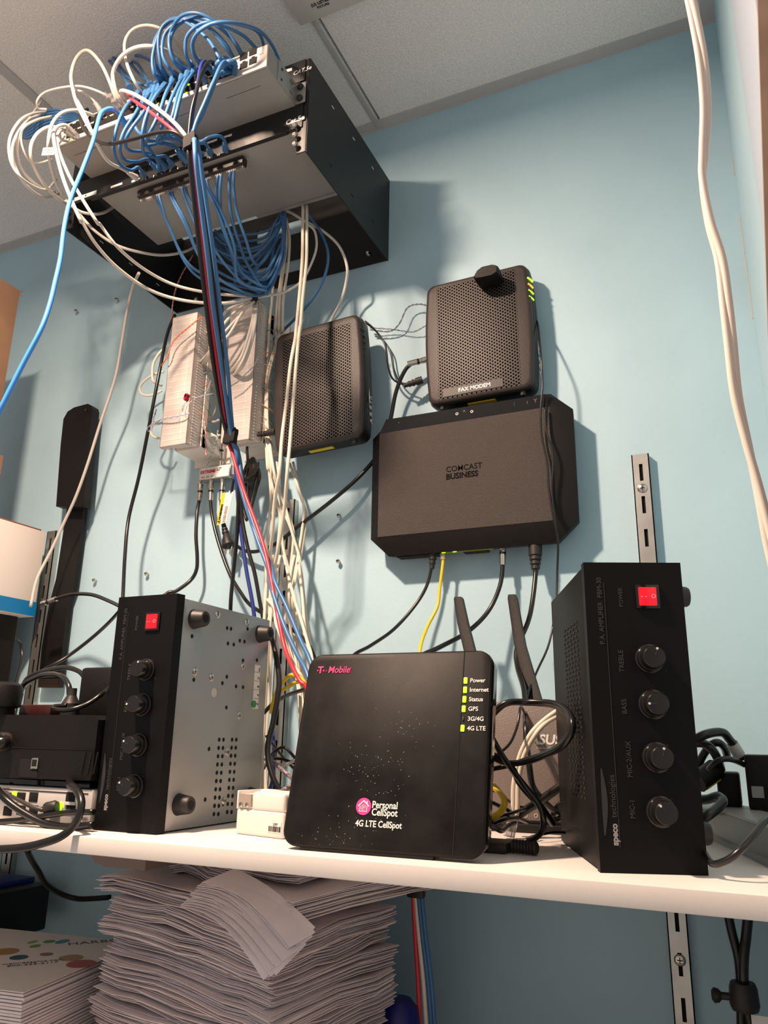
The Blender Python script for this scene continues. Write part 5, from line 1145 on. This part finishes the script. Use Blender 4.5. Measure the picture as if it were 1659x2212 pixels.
# --- the main strapped bundle
S1 = at(412, 312, .475); S2 = at(495, 942, .17)
def trunk(label, v1, upper, v2, low, material, r, name='network_cable', extra=None):
    P_ = place(v1, upper)+place(v2, low)
    if extra: P_ += place(*extra)
    return cable(name, label, None, P_, r, material)
trunk('black cable on the left side of the strapped bundle, ending upright behind the left amplifier', 'P', [(404, 300, .47), (409, 345, .465), (420, 440, .43), (433, 560, .38), (445, 660, .33), (460, 780, .26), (481, 900, .19), (493, 945, .17)], 'H', [(620, 300, .15), (668, 480, .14), (664, 700, .13), (655, 1000, .12), (640, 1300, .11), (600, 1700, .10), (578, 1952, .10), (575, 2200, .09), (580, 2500, .08), (600, 2900, .06)], BCAB, .0034)
trunk('red cable in the strapped bundle, curving to the lower left of the booster', 'P', [(410, 300, .468), (415, 345, .460), (426, 440, .425), (440, 560, .375), (452, 660, .325), (468, 780, .255), (485, 900, .188), (492, 950, .165)], 'H', [(590, 370, .16), (640, 550, .16), (740, 850, .16), (860, 1170, .17), (960, 1500, .18)], RED, .0031, extra=('W', [(270, 830, .20), (330, 1130, .21), (410, 1480, .22), (540, 1800, .24), (660, 2010, .25), (760, 2120, .25)]))
trunk('light blue cable in the strapped bundle, left of the two running to the booster', 'P', [(420, 300, .475), (423, 345, .472), (434, 440, .435), (449, 560, .385), (460, 660, .335), (477, 780, .265), (494, 900, .195), (502, 950, .17)], 'H', [(640, 400, .16), (650, 600, .15), (740, 940, .15), (860, 1300, .16), (970, 1600, .17)], BLUE, .0035, extra=('W', [(190, 500, .19), (390, 1100, .21), (590, 1550, .23), (770, 1900, .25)]))
trunk('blue cable in the strapped bundle, right of the two running to the booster', 'P', [(426, 305, .468), (432, 345, .46), (446, 440, .425), (463, 560, .375), (480, 700, .30), (492, 800, .25), (500, 900, .19), (506, 950, .165)], 'H', [(655, 400, .15), (700, 700, .15), (790, 1050, .155), (920, 1400, .16), (1000, 1560, .17)], BLUE, .0033, extra=('W', [(250, 420, .19), (450, 850, .20), (650, 1330, .22), (830, 1740, .24)]))
trunk('thin black cable in the strapped bundle beside the light blue one', 'P', [(424, 310, .462), (428, 345, .45), (440, 440, .415), (456, 560, .365), (467, 660, .315), (480, 780, .25), (492, 900, .185), (500, 950, .16)], 'H', [(650, 350, .14), (690, 600, .13), (690, 1000, .12), (750, 1350, .12), (830, 1650, .12), (885, 1952, .12), (930, 2200, .12), (950, 2500, .12), (955, 2800, .12)], BCAB, .0033)
trunk('navy cable in the strapped bundle, dropping behind the left amplifier', 'P', [(416, 310, .46), (420, 345, .45), (430, 440, .41), (446, 560, .36), (458, 660, .31), (474, 780, .245), (490, 900, .18), (498, 950, .155)], 'H', [(620, 420, .13), (640, 700, .12), (680, 1150, .11), (740, 1600, .11), (805, 1952, .11), (840, 2250, .11), (860, 2550, .11), (870, 2850, .11)], NAVY, .0034)
def strap(px, py, t, wd, ht, tilt, label):
    c_ = at(px, py, t); b_ = MB(); M = Matrix.Translation(c_) @ Matrix.Rotation(tilt, 4, 'Y')
    prof_ = outline(wd, wd*.72, wd*.3, 5); b_.loft([[(x*k, z*k, h) for x, z in prof_] for h, k in ((-ht/2, 1), (-ht/4, 1.04), (0, 1), (ht/4, 1.03), (ht/2, .98))], smooth=True, M=M)
    b_.box((wd*.25, -wd*.42, -ht*.45), (wd*.62, -wd*.34, ht*.5), .0004, M=M)
    return tag(b_.build('cable_strap', WEBB), label, 'strap')
strap(412, 310, .468, .022, .021, -.15, 'black hook and loop strap around the cables below the switch')
strap(498, 943, .168, .024, .026, .12, 'black hook and loop strap around the bundle above the coax splitter')
tg = MB(); c_ = at(548, 646, .13); tg.cyl(c_-Vector((.006, 0, 0)), c_+Vector((.006, 0, .001)), .006, n=12); tag(tg.build('cable_strap', WEBB), 'thin black tie gathering the white cables above the right frosted block', 'strap')
# thicker black cable at the far side of the bundle
cab('black cable dropping from the rack behind the strapped bundle to the splitter', 'P', [(478, 640, .10), (481, 760, .08), (480, 880, .05), (478, 930, .025), (xt and 477, 985, .018)], BCAB, r=.0034, name='coax_cable', plug={-1: 'coax'})

# --- coax from the splitter
cab('black coax cable from the left outlet of the splitter, bending left behind the amplifier', 'H', [(258, 745, .018), (250, 860, .02), (225, 1000, .03), (212, 1250, .035), (225, 1480, .035), (215, 1620, .035), (150, 1730, .04), (0, 1840, .06), (-100, 1870, .07)], BCAB, r=.0035, name='coax_cable', plug={0: 'coax'})
cab('black coax cable from the middle outlet of the splitter, swinging down to the right', 'H', [(370, 740, .018), (365, 860, .02), (385, 1060, .03), (450, 1330, .035), (560, 1640, .04), (680, 1850, .05), (790, 1990, .06), (1000, 2120, .08), (1250, 2260, .11), (1420, 2440, .15)], BCAB, r=.0035, name='coax_cable', plug={0: 'coax'})
cab('black coax cable from the right outlet of the splitter behind the warning tag', 'H', [(490, 735, .018), (480, 850, .02), (480, 1000, .012), (500, 1150, .008), (560, 1280, .006), (610, 1370, .008)], BCAB, r=.0035, name='coax_cable', plug={0: 'coax'})
xc = place('P', [(510, 1178, .012), (530, 1190, .02), (560, 1190, .03), (600, 1172, .04), (640, 1140, .04), (700, 1095, .035), (760, 1045, .03), (805, 998, .02), (830, 960, .02), (845, 900, .025), (856, 845, .03), (875, 800, .035), (895, 783, .035), (916, 778, .03)])
cable('coax_cable', 'black coax cable running from the fax modem behind the gateway to the splitter side', None, xc, .0036, BCAB, plug={-1: 'coax'})

# --- coiled cord with plug and warning tag
co = thing('coiled_cord', 'bundled black power cord coil hanging beside the lower strap', 'cord', at(540, 1130, .05))
b = MB(); rnd = random.Random(6)
for k in range(7):
    dx = k*5-14; top_y = 990+abs(k-3)*4; bot_y = 1100+rnd.uniform(-12, 30)
    cx_ = 545-k*1.2
    loop = [(cx_+dx*.3-6, top_y+8, .05), (cx_+dx*.5+6, top_y, .055), (cx_+dx+8, top_y+25, .055+.002*k), (cx_+dx*.8+4, (top_y+bot_y)/2, .052), (cx_+dx*.4-6, bot_y, .05), (cx_-14+dx*.3, bot_y-20, .048), (cx_-16+dx*.6, (top_y+bot_y)/2, .046+.002*k), (cx_-14+dx*.6, top_y+28, .045), (cx_+dx*.3-6, top_y+8, .05)]
    b.tube(place('P', loop), .0026, n=7, sub=5)
b.build('coil', BCAB, co)
b = MB(); b.tube(place('P', [(520, 1038, .06), (532, 1034, .07), (548, 1026, .072), (556, 1012, .066), (558, 1000, .05)]), .0027, n=7); b.build('wrap_turn', BCAB, co)
b = MB(); b.tube(place('P', [(535, 995, .05), (534, 965, .05), (540, 945, .05), (560, 935, .07), (575, 936, .075)]), .0027, n=8); b.build('lead', BCAB, co)
dcp = MB(); dcp.cyl(at(557, 940, .075), at(596, 932, .078), 1, prof=[(0, .003), (.15, .0035), (.16, .0048), (.24, .0048), (.25, .0036), (.33, .0036), (.34, .0052), (.43, .0052), (.44, .004), (.52, .004), (.53, .006), (1, .0065)], n=12); dcp.build('modem_plug', RUB, co)
b = MB(); b.tube(place('P', [(505, 1035, .045), (500, 1065, .04), (492, 1100, .035), (483, 1130, .03), (484, 1140, .03)]), .0026, n=8); b.build('plug_lead', BCAB, co)
# warning tag, plug and prongs
tg0 = [at(479, 1065, .042), at(503, 1062, .042), at(487, 1128, .042), at(468, 1135, .042)]
tagm = MB(); tagm.loft([[p_+Vector((0, d_, 0)) for p_ in (tg0[0], at(487, 1064, .042), at(475, 1133, .042), tg0[3])] for d_ in (0, .0005)]); tagm.build('yellow_tag_half', YLAB, co)
tagm = MB(); tagm.loft([[p_+Vector((0, d_, 0)) for p_ in (at(487, 1064, .0423), at(504, 1062, .042), at(489, 1128, .042), at(475, 1133, .0423))] for d_ in (0, .0005)]); wt_ = tagm.build('white_tag_half', LABW, co)
a_, c_ = at(475, 1131, .0428), at(485, 1078, .0428); letters('⚠WARNING', .0062, face_matrix(a_+Vector((-.001, 0, 0)), c_-a_, Vector((-1, 0, .15))), LETD, co, bold=.03, world=True)
a_, c_ = at(481, 1129, .0432), at(491, 1080, .0432); 
for k in range(3): letters('risk of electric shock do not', .0028, face_matrix(a_+Vector((.0022*k, 0, 0)), c_-a_, Vector((-1, 0, .15))), LETG, wt_, world=True)
b = MB(); b.tube(place('P', [(506, 1025, .05), (510, 1010, .05)]), .0026, n=6, sub=1)
pa, pb_ = at(483, 1133, .032), at(494, 1180, .036)
b = MB(); b.cyl(pa, pb_, 1, prof=[(0, .0038), (.05, .0046), (.12, .0046), (.13, .0036), (.18, .0036), (.19, .0056), (.26, .0056), (.27, .0042), (.32, .0042), (.33, .0066), (.42, .0066), (.43, .0052), (.5, .006), (.7, .0098), (.88, .0105), (.89, .0125), (.98, .0125), (1, .011)], n=18); pg = b.build('plug', RUB, co)
dv_ = (pb_-pa).normalized()
for s_ in (-1, 1):
    o_ = pb_+Vector((s_*.0055, 0, 0)); M = face_matrix(o_, Vector((1, 0, 0)), dv_); b = MB(); b.box((-.0025, 0, -.0008), (.0025, .016, .0008), .0006, M=M); b.build('prong', NICKEL, pg)

# --- gateway cables down to the shelf
cab('black cable from the left port of the gateway down to the booster', 'P', [(936, 1190, .032), (934, 1215, .032), (922, 1265, .035), (895, 1310, .045), (850, 1360, .07), (800, 1395, .12), (760, 1420, .16)], BCAB, r=.0028, plug={0: 'dc'})
cab('yellow cable from the gateway down behind the booster', 'P', [(957, 1188, .032), (957, 1215, .032), (950, 1270, .035), (945, 1310, .04), (925, 1350, .055), (910, 1390, .09), (905, 1430, .12)], YEL, r=.0027, plug={0: 'clear'})
cab('black coax cable from the gateway curving down left behind the booster', 'P', [(1086, 1182, .028), (1086, 1215, .03), (1080, 1265, .035), (1055, 1320, .045), (1010, 1365, .07), (950, 1398, .11), (900, 1425, .14)], BCAB, r=.0036, name='coax_cable', plug={0: 'coax'})
ac = place('P', [(1157, 1178, .032), (1157, 1235, .034), (1150, 1300, .05), (1140, 1345, .07), (1117, 1400, .10), (1118, 1440, .12), (1132, 1490, .16), (1135, 1550, .20)])+place('T', [(530, 480, .23), (540, 700, .24), (570, 950, .25), (610, 1200, .25), (720, 1360, .25), (850, 1480, .23), (960, 1520, .2)])
o_ = cable('power_cable', 'black power cord from the gateway down past the router', None, ac, .0038, BCAB)
pm = MB(); pm.cyl(at(1156, 1172, .03), at(1157, 1236, .034), 1, prof=[(0, .011), (.45, .0105), (.46, .0085), (.52, .0085), (.53, .0095), (.6, .0095), (.61, .0072), (.67, .0072), (.68, .0085), (.75, .0085), (.76, .0062), (.82, .0062), (.83, .0072), (.9, .0072), (.91, .005), (1, .004)], n=10); pm.build('plug', RUB, o_)
th = place('P', [(1150, 680, .02), (1162, 700, .03), (1168, 760, .065), (1172, 830, .068), (1168, 880, .068), (1170, 940, .066), (1182, 1000, .065), (1186, 1060, .065), (1196, 1120, .066), (1205, 1170, .06), (1204, 1230, .05), (1200, 1310, .06), (1186, 1390, .08), (1160, 1450, .11), (1140, 1500, .16), (1135, 1540, .20)])+place('T', [(470, 260, .26), (430, 480, .28), (350, 680, .30), (230, 800, .32), (130, 850, .33)])
cable('thin_cable', 'thin black cord running from the fax modem down over the gateway to the shelf', None, th, .0017, BCAB)
cable('thin_cable', 'second thin black cord beside it over the right side of the gateway', None, place('P', [(1176, 880, .0665), (1180, 930, .0665), (1194, 985, .066), (1192, 1060, .066), (1200, 1130, .066), (1206, 1168, .058)]), .0016, BCAB)
cab('thin black cord from the left modem top hanging to the fax modem plug', 'P', [(790, 697, .03), (812, 715, .02), (832, 745, .015), (838, 790, .02), (850, 820, .03), (880, 831, .035), (908, 822, .03)], BCAB, r=.0018, name='thin_cable', plug={-1: 'dc'})
cab('second thin black cord beside it from the left modem top', 'P', [(788, 693, .03), (806, 708, .018), (828, 735, .012), (846, 765, .010), (852, 800, .012), (866, 826, .02), (890, 828, .032)], BCAB, r=.0014, name='thin_cable')

# --- left side cables
cab('black cable hanging from the rack past the left frosted block down to the left amplifier', 'P', [(378, 680, .07), (362, 720, .08), (345, 800, .10), (322, 920, .10), (300, 1030, .08), (278, 1120, .08), (270, 1200, .10), (265, 1300, .14)], BCAB, r=.0034)
cab('grey white cable hanging from the rack down to the white and blue carton', 'P', [(300, 590, .20), (288, 618, .15), (275, 670, .12), (263, 740, .10), (248, 820, .09), (215, 920, .08), (190, 1000, .08), (165, 1070, .08), (140, 1125, .08), (110, 1190, .09), (80, 1250, .11), (66, 1310, .13)], GREYC, r=.0030)
cab('black coax cable with a loose connector pointing left beside the left amplifier', 'P', [(96, 1303, .10), (137, 1288, .10), (165, 1283, .10), (200, 1285, .11), (235, 1298, .13), (270, 1315, .17)], BCAB, r=.0035, name='coax_cable', plug={0: 'coax'})
cab('black cable running diagonally down left from behind the left amplifier', 'P', [(275, 1300, .17), (235, 1345, .12), (190, 1385, .12), (140, 1422, .14), (90, 1450, .18), (55, 1480, .25), (40, 1510, .32)], BCAB, r=.0032)
cab('black cable arching over the flat adapter to the cube shaped adapter', 'P', [(45, 1495, .36), (60, 1465, .36), (95, 1450, .36), (140, 1442, .37), (170, 1450, .38), (185, 1465, .385)], BCAB, r=.0034)
pc_ = cab('black cable arching down into the tapered plug on the black device', 'P', [(35, 1520, .38), (50, 1480, .38), (80, 1462, .39), (110, 1456, .40), (135, 1462, .42), (148, 1480, .428), (150, 1500, .430)], BCAB, r=.0036)
tag(pl_.build('tapered_plug', RUB), 'tapered black ribbed plug standing on the black device at left', 'plug')
cab('black cable curving from the left amplifier round the tapered plug', 'P', [(245, 1475, .37), (225, 1495, .42), (190, 1520, .44), (150, 1533, .455), (118, 1532, .45), (118, 1526, .44), (145, 1524, .44)], BCAB, r=.0030)
cab('thin black cable beside the black tower and the steel rail at left', 'P', [(35, 1380, .18), (45, 1390, .16), (48, 1420, .16), (42, 1450, .18), (34, 1480, .22), (30, 1500, .28)], BCAB, r=.0030)
big = place('P', [(165, 1660, .35), (150, 1690, .47), (165, 1705, .49), (176, 1735, .50), (165, 1775, .505), (135, 1805, .515), (90, 1822, .52), (40, 1832, .525), (-30, 1836, .53)])
cable('power_cable', 'thick black cord bending over the white switch and along the shelf front at left', None, big, .0045, BCAB)
cable('power_cable', 'black cord sweeping across the front of the white switch', None, place('P', [(-20, 1690, .49), (10, 1725, .48), (50, 1755, .475), (100, 1780, .47), (150, 1786, .468), (203, 1782, .468)]), .0045, BCAB)
cable('power_cable', 'black cord lying along the bottom of the white switch', None, place('P', [(-20, 1776, .475), (40, 1772, .472), (100, 1762, .470), (150, 1755, .468), (203, 1754, .468)]), .0034, BCAB)
cb_ = cable('network_cable', 'grey black cable plugged into the right port of the white switch', None, place('P', [(-15, 1695, .465), (15, 1715, .465), (40, 1728, .468), (70, 1743, .47), (95, 1750, .466)]), .0026, mat('dark_grey_cable', (.05, .045, .045), .35))
b = MB(); b.cyl(at(88, 1749, .466), at(124, 1742, .462), 1, prof=[(0, .003), (.3, .0035), (.32, .0072), (.9, .0075), (1, .006)], n=8); b.build('plug_boot', RUB, cb_)
cable('power_cable', 'thick black cord entering the round gland on the black device', None, [at(12, 1602, .468), at(2, 1604, .475), at(-25, 1608, .48)], .0080, BCAB)
# --- between the left amplifier and the booster
cab('black cable looping behind the left amplifier down to the shelf', 'P', [(585, 1370, .22), (597, 1420, .24), (603, 1480, .25), (590, 1560, .26), (578, 1620, .27), (590, 1680, .28), (615, 1720, .28)], BCAB, r=.0040)
cab('black cable running left from behind the booster', 'P', [(680, 1480, .20), (655, 1490, .18), (620, 1502, .16), (590, 1520, .15), (570, 1540, .15)], BCAB, r=.0032)
for k, p in enumerate(([(680, 1500, .22), (655, 1470, .20), (630, 1458, .19), (610, 1475, .19), (595, 1500, .19), (585, 1540, .18)], [(680, 1495, .21), (650, 1472, .19), (620, 1485, .185), (600, 1498, .18), (590, 1520, .18)])):
    cab('yellow cable looping left behind the booster, '+('upper' if k == 0 else 'lower')+' one', 'P', p, YEL, r=.0030)
for l_, p in (('thin black cable curling between the left amplifier and the booster, top one', [(640, 1640, .22), (615, 1615, .22), (595, 1622, .22), (580, 1640, .22), (570, 1660, .2)]),
             ('black cable curling between the left amplifier and the booster, middle one', [(640, 1650, .2), (610, 1640, .2), (590, 1640, .2), (575, 1655, .2)]),
             ('dark cable sloping down between the left amplifier and the booster', [(575, 1590, .15), (595, 1615, .16), (615, 1640, .17), (640, 1665, .18)])):
    cab(l_, 'P', p, BCAB, r=.0022)
cab('grey cable curling behind the foot of the left amplifier', 'P', [(570, 1640, .2), (590, 1648, .21), (615, 1652, .22), (640, 1640, .22)], GREYC, r=.0022)
cab('black and white braided cord lying on the white adapter', 'P', [(560, 1722, .36), (590, 1718, .36), (612, 1708, .34), (640, 1690, .30)], mat('braided_cord', (.22, .17, .19), .7, vary=.95, wear=350), r=.0034)
cab('braided cord end sloping down behind the booster', 'P', [(580, 1635, .24), (600, 1655, .25), (620, 1672, .26), (645, 1695, .26)], mat('braided_cord', (.22, .17, .19), .7, vary=.95, wear=350), r=.0026)
cab('navy cable standing behind the left amplifier near the shelf', 'P', [(590, 1580, .12), (592, 1640, .13), (588, 1690, .14), (575, 1715, .15)], NAVY, r=.0030)

# --- the tangle right of the booster
cab('black cord forming the big round loop in front of the router, outer strand', 'T', [(60, 450, .36), (140, 330, .36), (300, 210, .36), (560, 200, .35), (850, 215, .36), (1020, 300, .39), (1085, 440, .41), (1060, 600, .41), (930, 750, .40), (700, 860, .38), (500, 920, .37), (300, 930, .36), (100, 850, .36)], BCAB, r=.0034)
cab('black cord forming the big round loop in front of the router, inner strand', 'T', [(80, 470, .35), (150, 350, .35), (310, 225, .35), (560, 220, .34), (850, 245, .35), (1000, 330, .38), (1060, 450, .40), (1030, 600, .40), (900, 740, .39), (690, 840, .37), (500, 900, .36), (330, 960, .35), (150, 1000, .35), (60, 1040, .34)], BCAB, r=.0026)
cab('black cord running down right across the router face to the shelf, upper one', 'T', [(90, 560, .36), (200, 760, .36), (330, 960, .37), (480, 1160, .38), (620, 1330, .38), (700, 1450, .38), (740, 1600, .38), (720, 1740, .37), (640, 1830, .365), (560, 1860, .36)], BCAB, r=.0032)
cab('black cord running down right across the router face to the shelf, lower one', 'T', [(80, 820, .36), (230, 880, .36), (370, 1000, .36), (450, 1160, .36), (580, 1320, .35), (700, 1440, .33), (800, 1580, .31), (850, 1660, .30)], BCAB, r=.0036)
cab('thick black cable crossing upward right across the router face', 'T', [(380, 1600, .25), (520, 1500, .25), (680, 1400, .25), (830, 1290, .25), (960, 1200, .25), (1050, 1140, .25)], BCAB, r=.0050)
for k, dx in enumerate((0, 50)):
    cab('white cable rising from the shelf across the router face to the right amplifier, '+('left' if k == 0 else 'right')+' one', 'T', [(330+dx*.6, 1740, .27), (375+dx, 1500, .27), (385+dx, 1200, .27), (430+dx*.9, 960, .27), (480+dx, 790, .27), (600+dx*1.2, 570, .27), (760+dx*.6, 410+dx*.6, .26), (960, 270+dx*1.5, .25)], CREAM, r=.0030, plug={0: 'clear'})
cab('yellow cable loop beside the lower right of the booster', 'T', [(40, 1180, .32), (120, 1190, .33), (220, 1290, .34), (275, 1390, .35), (240, 1500, .35), (150, 1570, .35), (60, 1610, .34)], YEL, r=.0036)
for l_, p, r_c in (('thin black cord low in the tangle beside the booster, first', [(60, 1300, .3), (150, 1260, .3), (260, 1340, .28), (420, 1440, .26), (520, 1470, .25)], .0020),
                 ('thin black cord low in the tangle beside the booster, second', [(60, 1580, .33), (250, 1560, .32), (420, 1510, .30), (520, 1480, .28)], .0020),
                 ('black cord low in the tangle sloping up to the router', [(60, 1380, .3), (180, 1430, .29), (320, 1500, .28), (420, 1580, .26), (560, 1640, .22)], .0026),
                 ('black cord lying along the shelf in the tangle', [(50, 1700, .36), (180, 1640, .34), (300, 1600, .32), (420, 1590, .28)], .0032),
                 ('black cord curled on the shelf between booster and router', [(60, 1660, .38), (150, 1700, .36), (240, 1740, .34), (300, 1690, .30), (400, 1640, .28)], .0028),
                 ('thin black cord on the shelf toward the right amplifier', [(560, 1850, .36), (700, 1790, .33), (850, 1760, .31), (1000, 1760, .30)], .0016),
                 ('black cord bulging out beside the right amplifier base', [(960, 1400, .22), (890, 1470, .22), (850, 1580, .22), (900, 1600, .21), (980, 1560, .2)], .0030)):
    cab(l_, 'T', p, BCAB, r=r_c)
q = atz(1190, 1795, -.108); tag(MB().box((q.x, q.y, SH), (q.x+.03, q.y+.02, SH+.018), .002).build('cable_junction', mat('pale_junction', (.55, .52, .47), .5)), 'small pale plastic block on the shelf between the router and the right amplifier', 'connector')

# --- right end
R_ = [('thick black cable with a grey sleeve arching at the right end', [(310, 520, .22), (430, 460, .22), (560, 430, .21), (650, 440, .20), (720, 520, .19), (800, 620, .18), (860, 720, .17)], .0050),
      ('thick black cable arching just below the sleeved one at the right end', [(320, 550, .20), (420, 560, .20), (510, 620, .20), (580, 730, .19), (620, 850, .17)], .0050),
      ('black cable crossing upward then down among the arches at the right end', [(340, 880, .16), (400, 720, .16), (500, 580, .16), (590, 550, .16), (660, 610, .15), (690, 700, .14)], .0046),
      ('black cable low arch into the labelled adapter', [(480, 850, .22), (560, 770, .23), (660, 735, .23), (760, 745, .22), (880, 800, .19)], .0032),
      ('black flat loop of cable on the grey raceway', [(370, 1200, .30), (480, 1190, .31), (580, 1160, .32), (640, 1210, .33), (580, 1290, .34), (480, 1370, .35), (400, 1430, .35)], .0048)]
for l_, p, r_c in R_: cab(l_, 'Y', p, BCAB, r=r_c)
b = MB(); a_, c_ = at(*vp('Y', 745, 560), .186), at(*vp('Y', 825, 690), .178); b.cyl(a_, c_, .0068, n=16); tag(b.build('cable_sleeve', mat('grey_sleeve', (.50, .49, .47), .5)), 'pale grey sleeve around the thick arching cable at the right end', 'sleeve')
b = MB(); a_, c_ = at(*vp('Y', 350, 1000), .19), at(*vp('Y', 560, 850), .17); b.cyl(a_, c_, .012, n=10); o_ = b.build('inline_adapter', BLACKM); tag(o_, 'slanted black inline adapter with a yellow edge beside the right amplifier', 'adapter')
b = MB(); dz_ = Vector((.003, -.004, -.010)); b.cyl(a_+dz_+(c_-a_)*.3, c_+dz_, .0025, n=6); b.build('yellow_edge', YLAB, o_)
cab('black cord trailing along the shelf front of the grey raceway', 'Y', [(1170, 1400, .40), (1080, 1480, .42), (960, 1640, .44), (830, 1780, .45), (700, 1880, .45), (560, 1930, .445), (490, 1900, .44), (440, 1820, .43)], BCAB, r=.0030, name='power_cable')

# --- near hanging white twin cord
wp = [(1482, -40, .66), (1500, 40, .66), (1516, 130, .66), (1524, 230, .66), (1520, 330, .66), (1518, 390, .66), (1533, 480, .66), (1556, 560, .66), (1568, 650, .66), (1578, 740, .66), (1590, 850, .66), (1612, 950, .66), (1632, 1030, .66), (1648, 1100, .66), (1665, 1180, .66), (1690, 1280, .66)]
P_ = smooth_path(place('P', wp), 5); tc_ = thing('twin_cord', 'white twin core cord hanging close to the camera at the right', 'cord', P_[0])
for s_ in (0, PI):
    b = MB(); tw = []
    for i, p_ in enumerate(P_):
        a_ = 2*PI*i/len(P_)*1.15+s_+1.9
        tw.append(p_+RIGHT*(.0018*math.cos(a_))+_f*(.0018*math.sin(a_)))
    b.tube(tw, .0028, n=10, sub=2); b.build('core', mat('ivory_cord', (.80, .72, .64), .35), tc_)

# --- under the shelf
cl_ = MB(); q = at(899, 1925, .16); cl_.box((q.x-.012, q.y-.006, q.z-.008), (q.x+.012, q.y+.006, zb_-.0005), .003); tag(cl_.build('cable_clamp', RUB), 'black clamp gripping the red, white and blue cables under the shelf', 'clamp')
for l_, m_, x0, x1 in (('red cable hanging under the shelf left of the white one', RED, 891, 907), ('white cable hanging under the shelf between red and blue', CREAM, 896, 921), ('blue cable hanging under the shelf, left of the blue pair', BLUE, 902, 932), ('blue cable hanging under the shelf, right of the blue pair', BLUE, 909, 939)):
    e_ = x1+(x1-x0)*1.0
    cab(l_, 'P', [(x0, 1915, .16), (x0+(x1-x0)*.35, 2020, .155), (x0+(x1-x0)*.75, 2120, .15), (x1, 2212, .145), (x1+8, 2300, .14)], m_, r=.0030)
cab('thick black cable hanging under the shelf at right, left strand', 'P', [(1570, 1960, .12), (1580, 2010, .12), (1595, 2070, .12), (1600, 2130, .12), (1602, 2260, .12), (1604, 2340, .12)], BCAB, r=.0052)
cab('thick black cable hanging under the shelf at right, right strand', 'P', [(1618, 1960, .125), (1612, 2020, .125), (1606, 2080, .13), (1608, 2150, .125), (1622, 2220, .12), (1640, 2320, .12)], BCAB, r=.0056)
b = MB(); a_ = at(1607, 2152, .125); b.cyl(a_-Vector((0, 0, .014)), a_+Vector((0, 0, .014)), 1, prof=[(0, .014), (.2, .016), (.8, .015), (1, .013)], n=12); b.cyl(a_+Vector((-.008, 0, -.002)), a_+Vector((-.034, 0, -.003)), 1, prof=[(0, .004), (.6, .004), (.7, .007), (.9, .008), (1, .005)], n=10); tag(b.build('cable_tie', RUB), 'black tie with a stub wrapped round the two thick cables under the shelf', 'strap')
a_ = at(1640, 2203, .13); tag(MB().box((a_.x-.008, a_.y, a_.z-.015), (a_.x+.02, a_.y+.0006, a_.z+.004), 0).build('paper_tag', LABW), 'small white tag on the thick black cable at the lower right corner', 'label')
cab('black cable hanging from the shelf to the dark tray at lower left', 'P', [(58, 1836, .34), (70, 1860, .31), (85, 1885, .29), (100, 1910, .27), (130, 1930, .24), (165, 1941, .22), (200, 1941, .20), (240, 1938, .18)], BCAB, r=.0040)
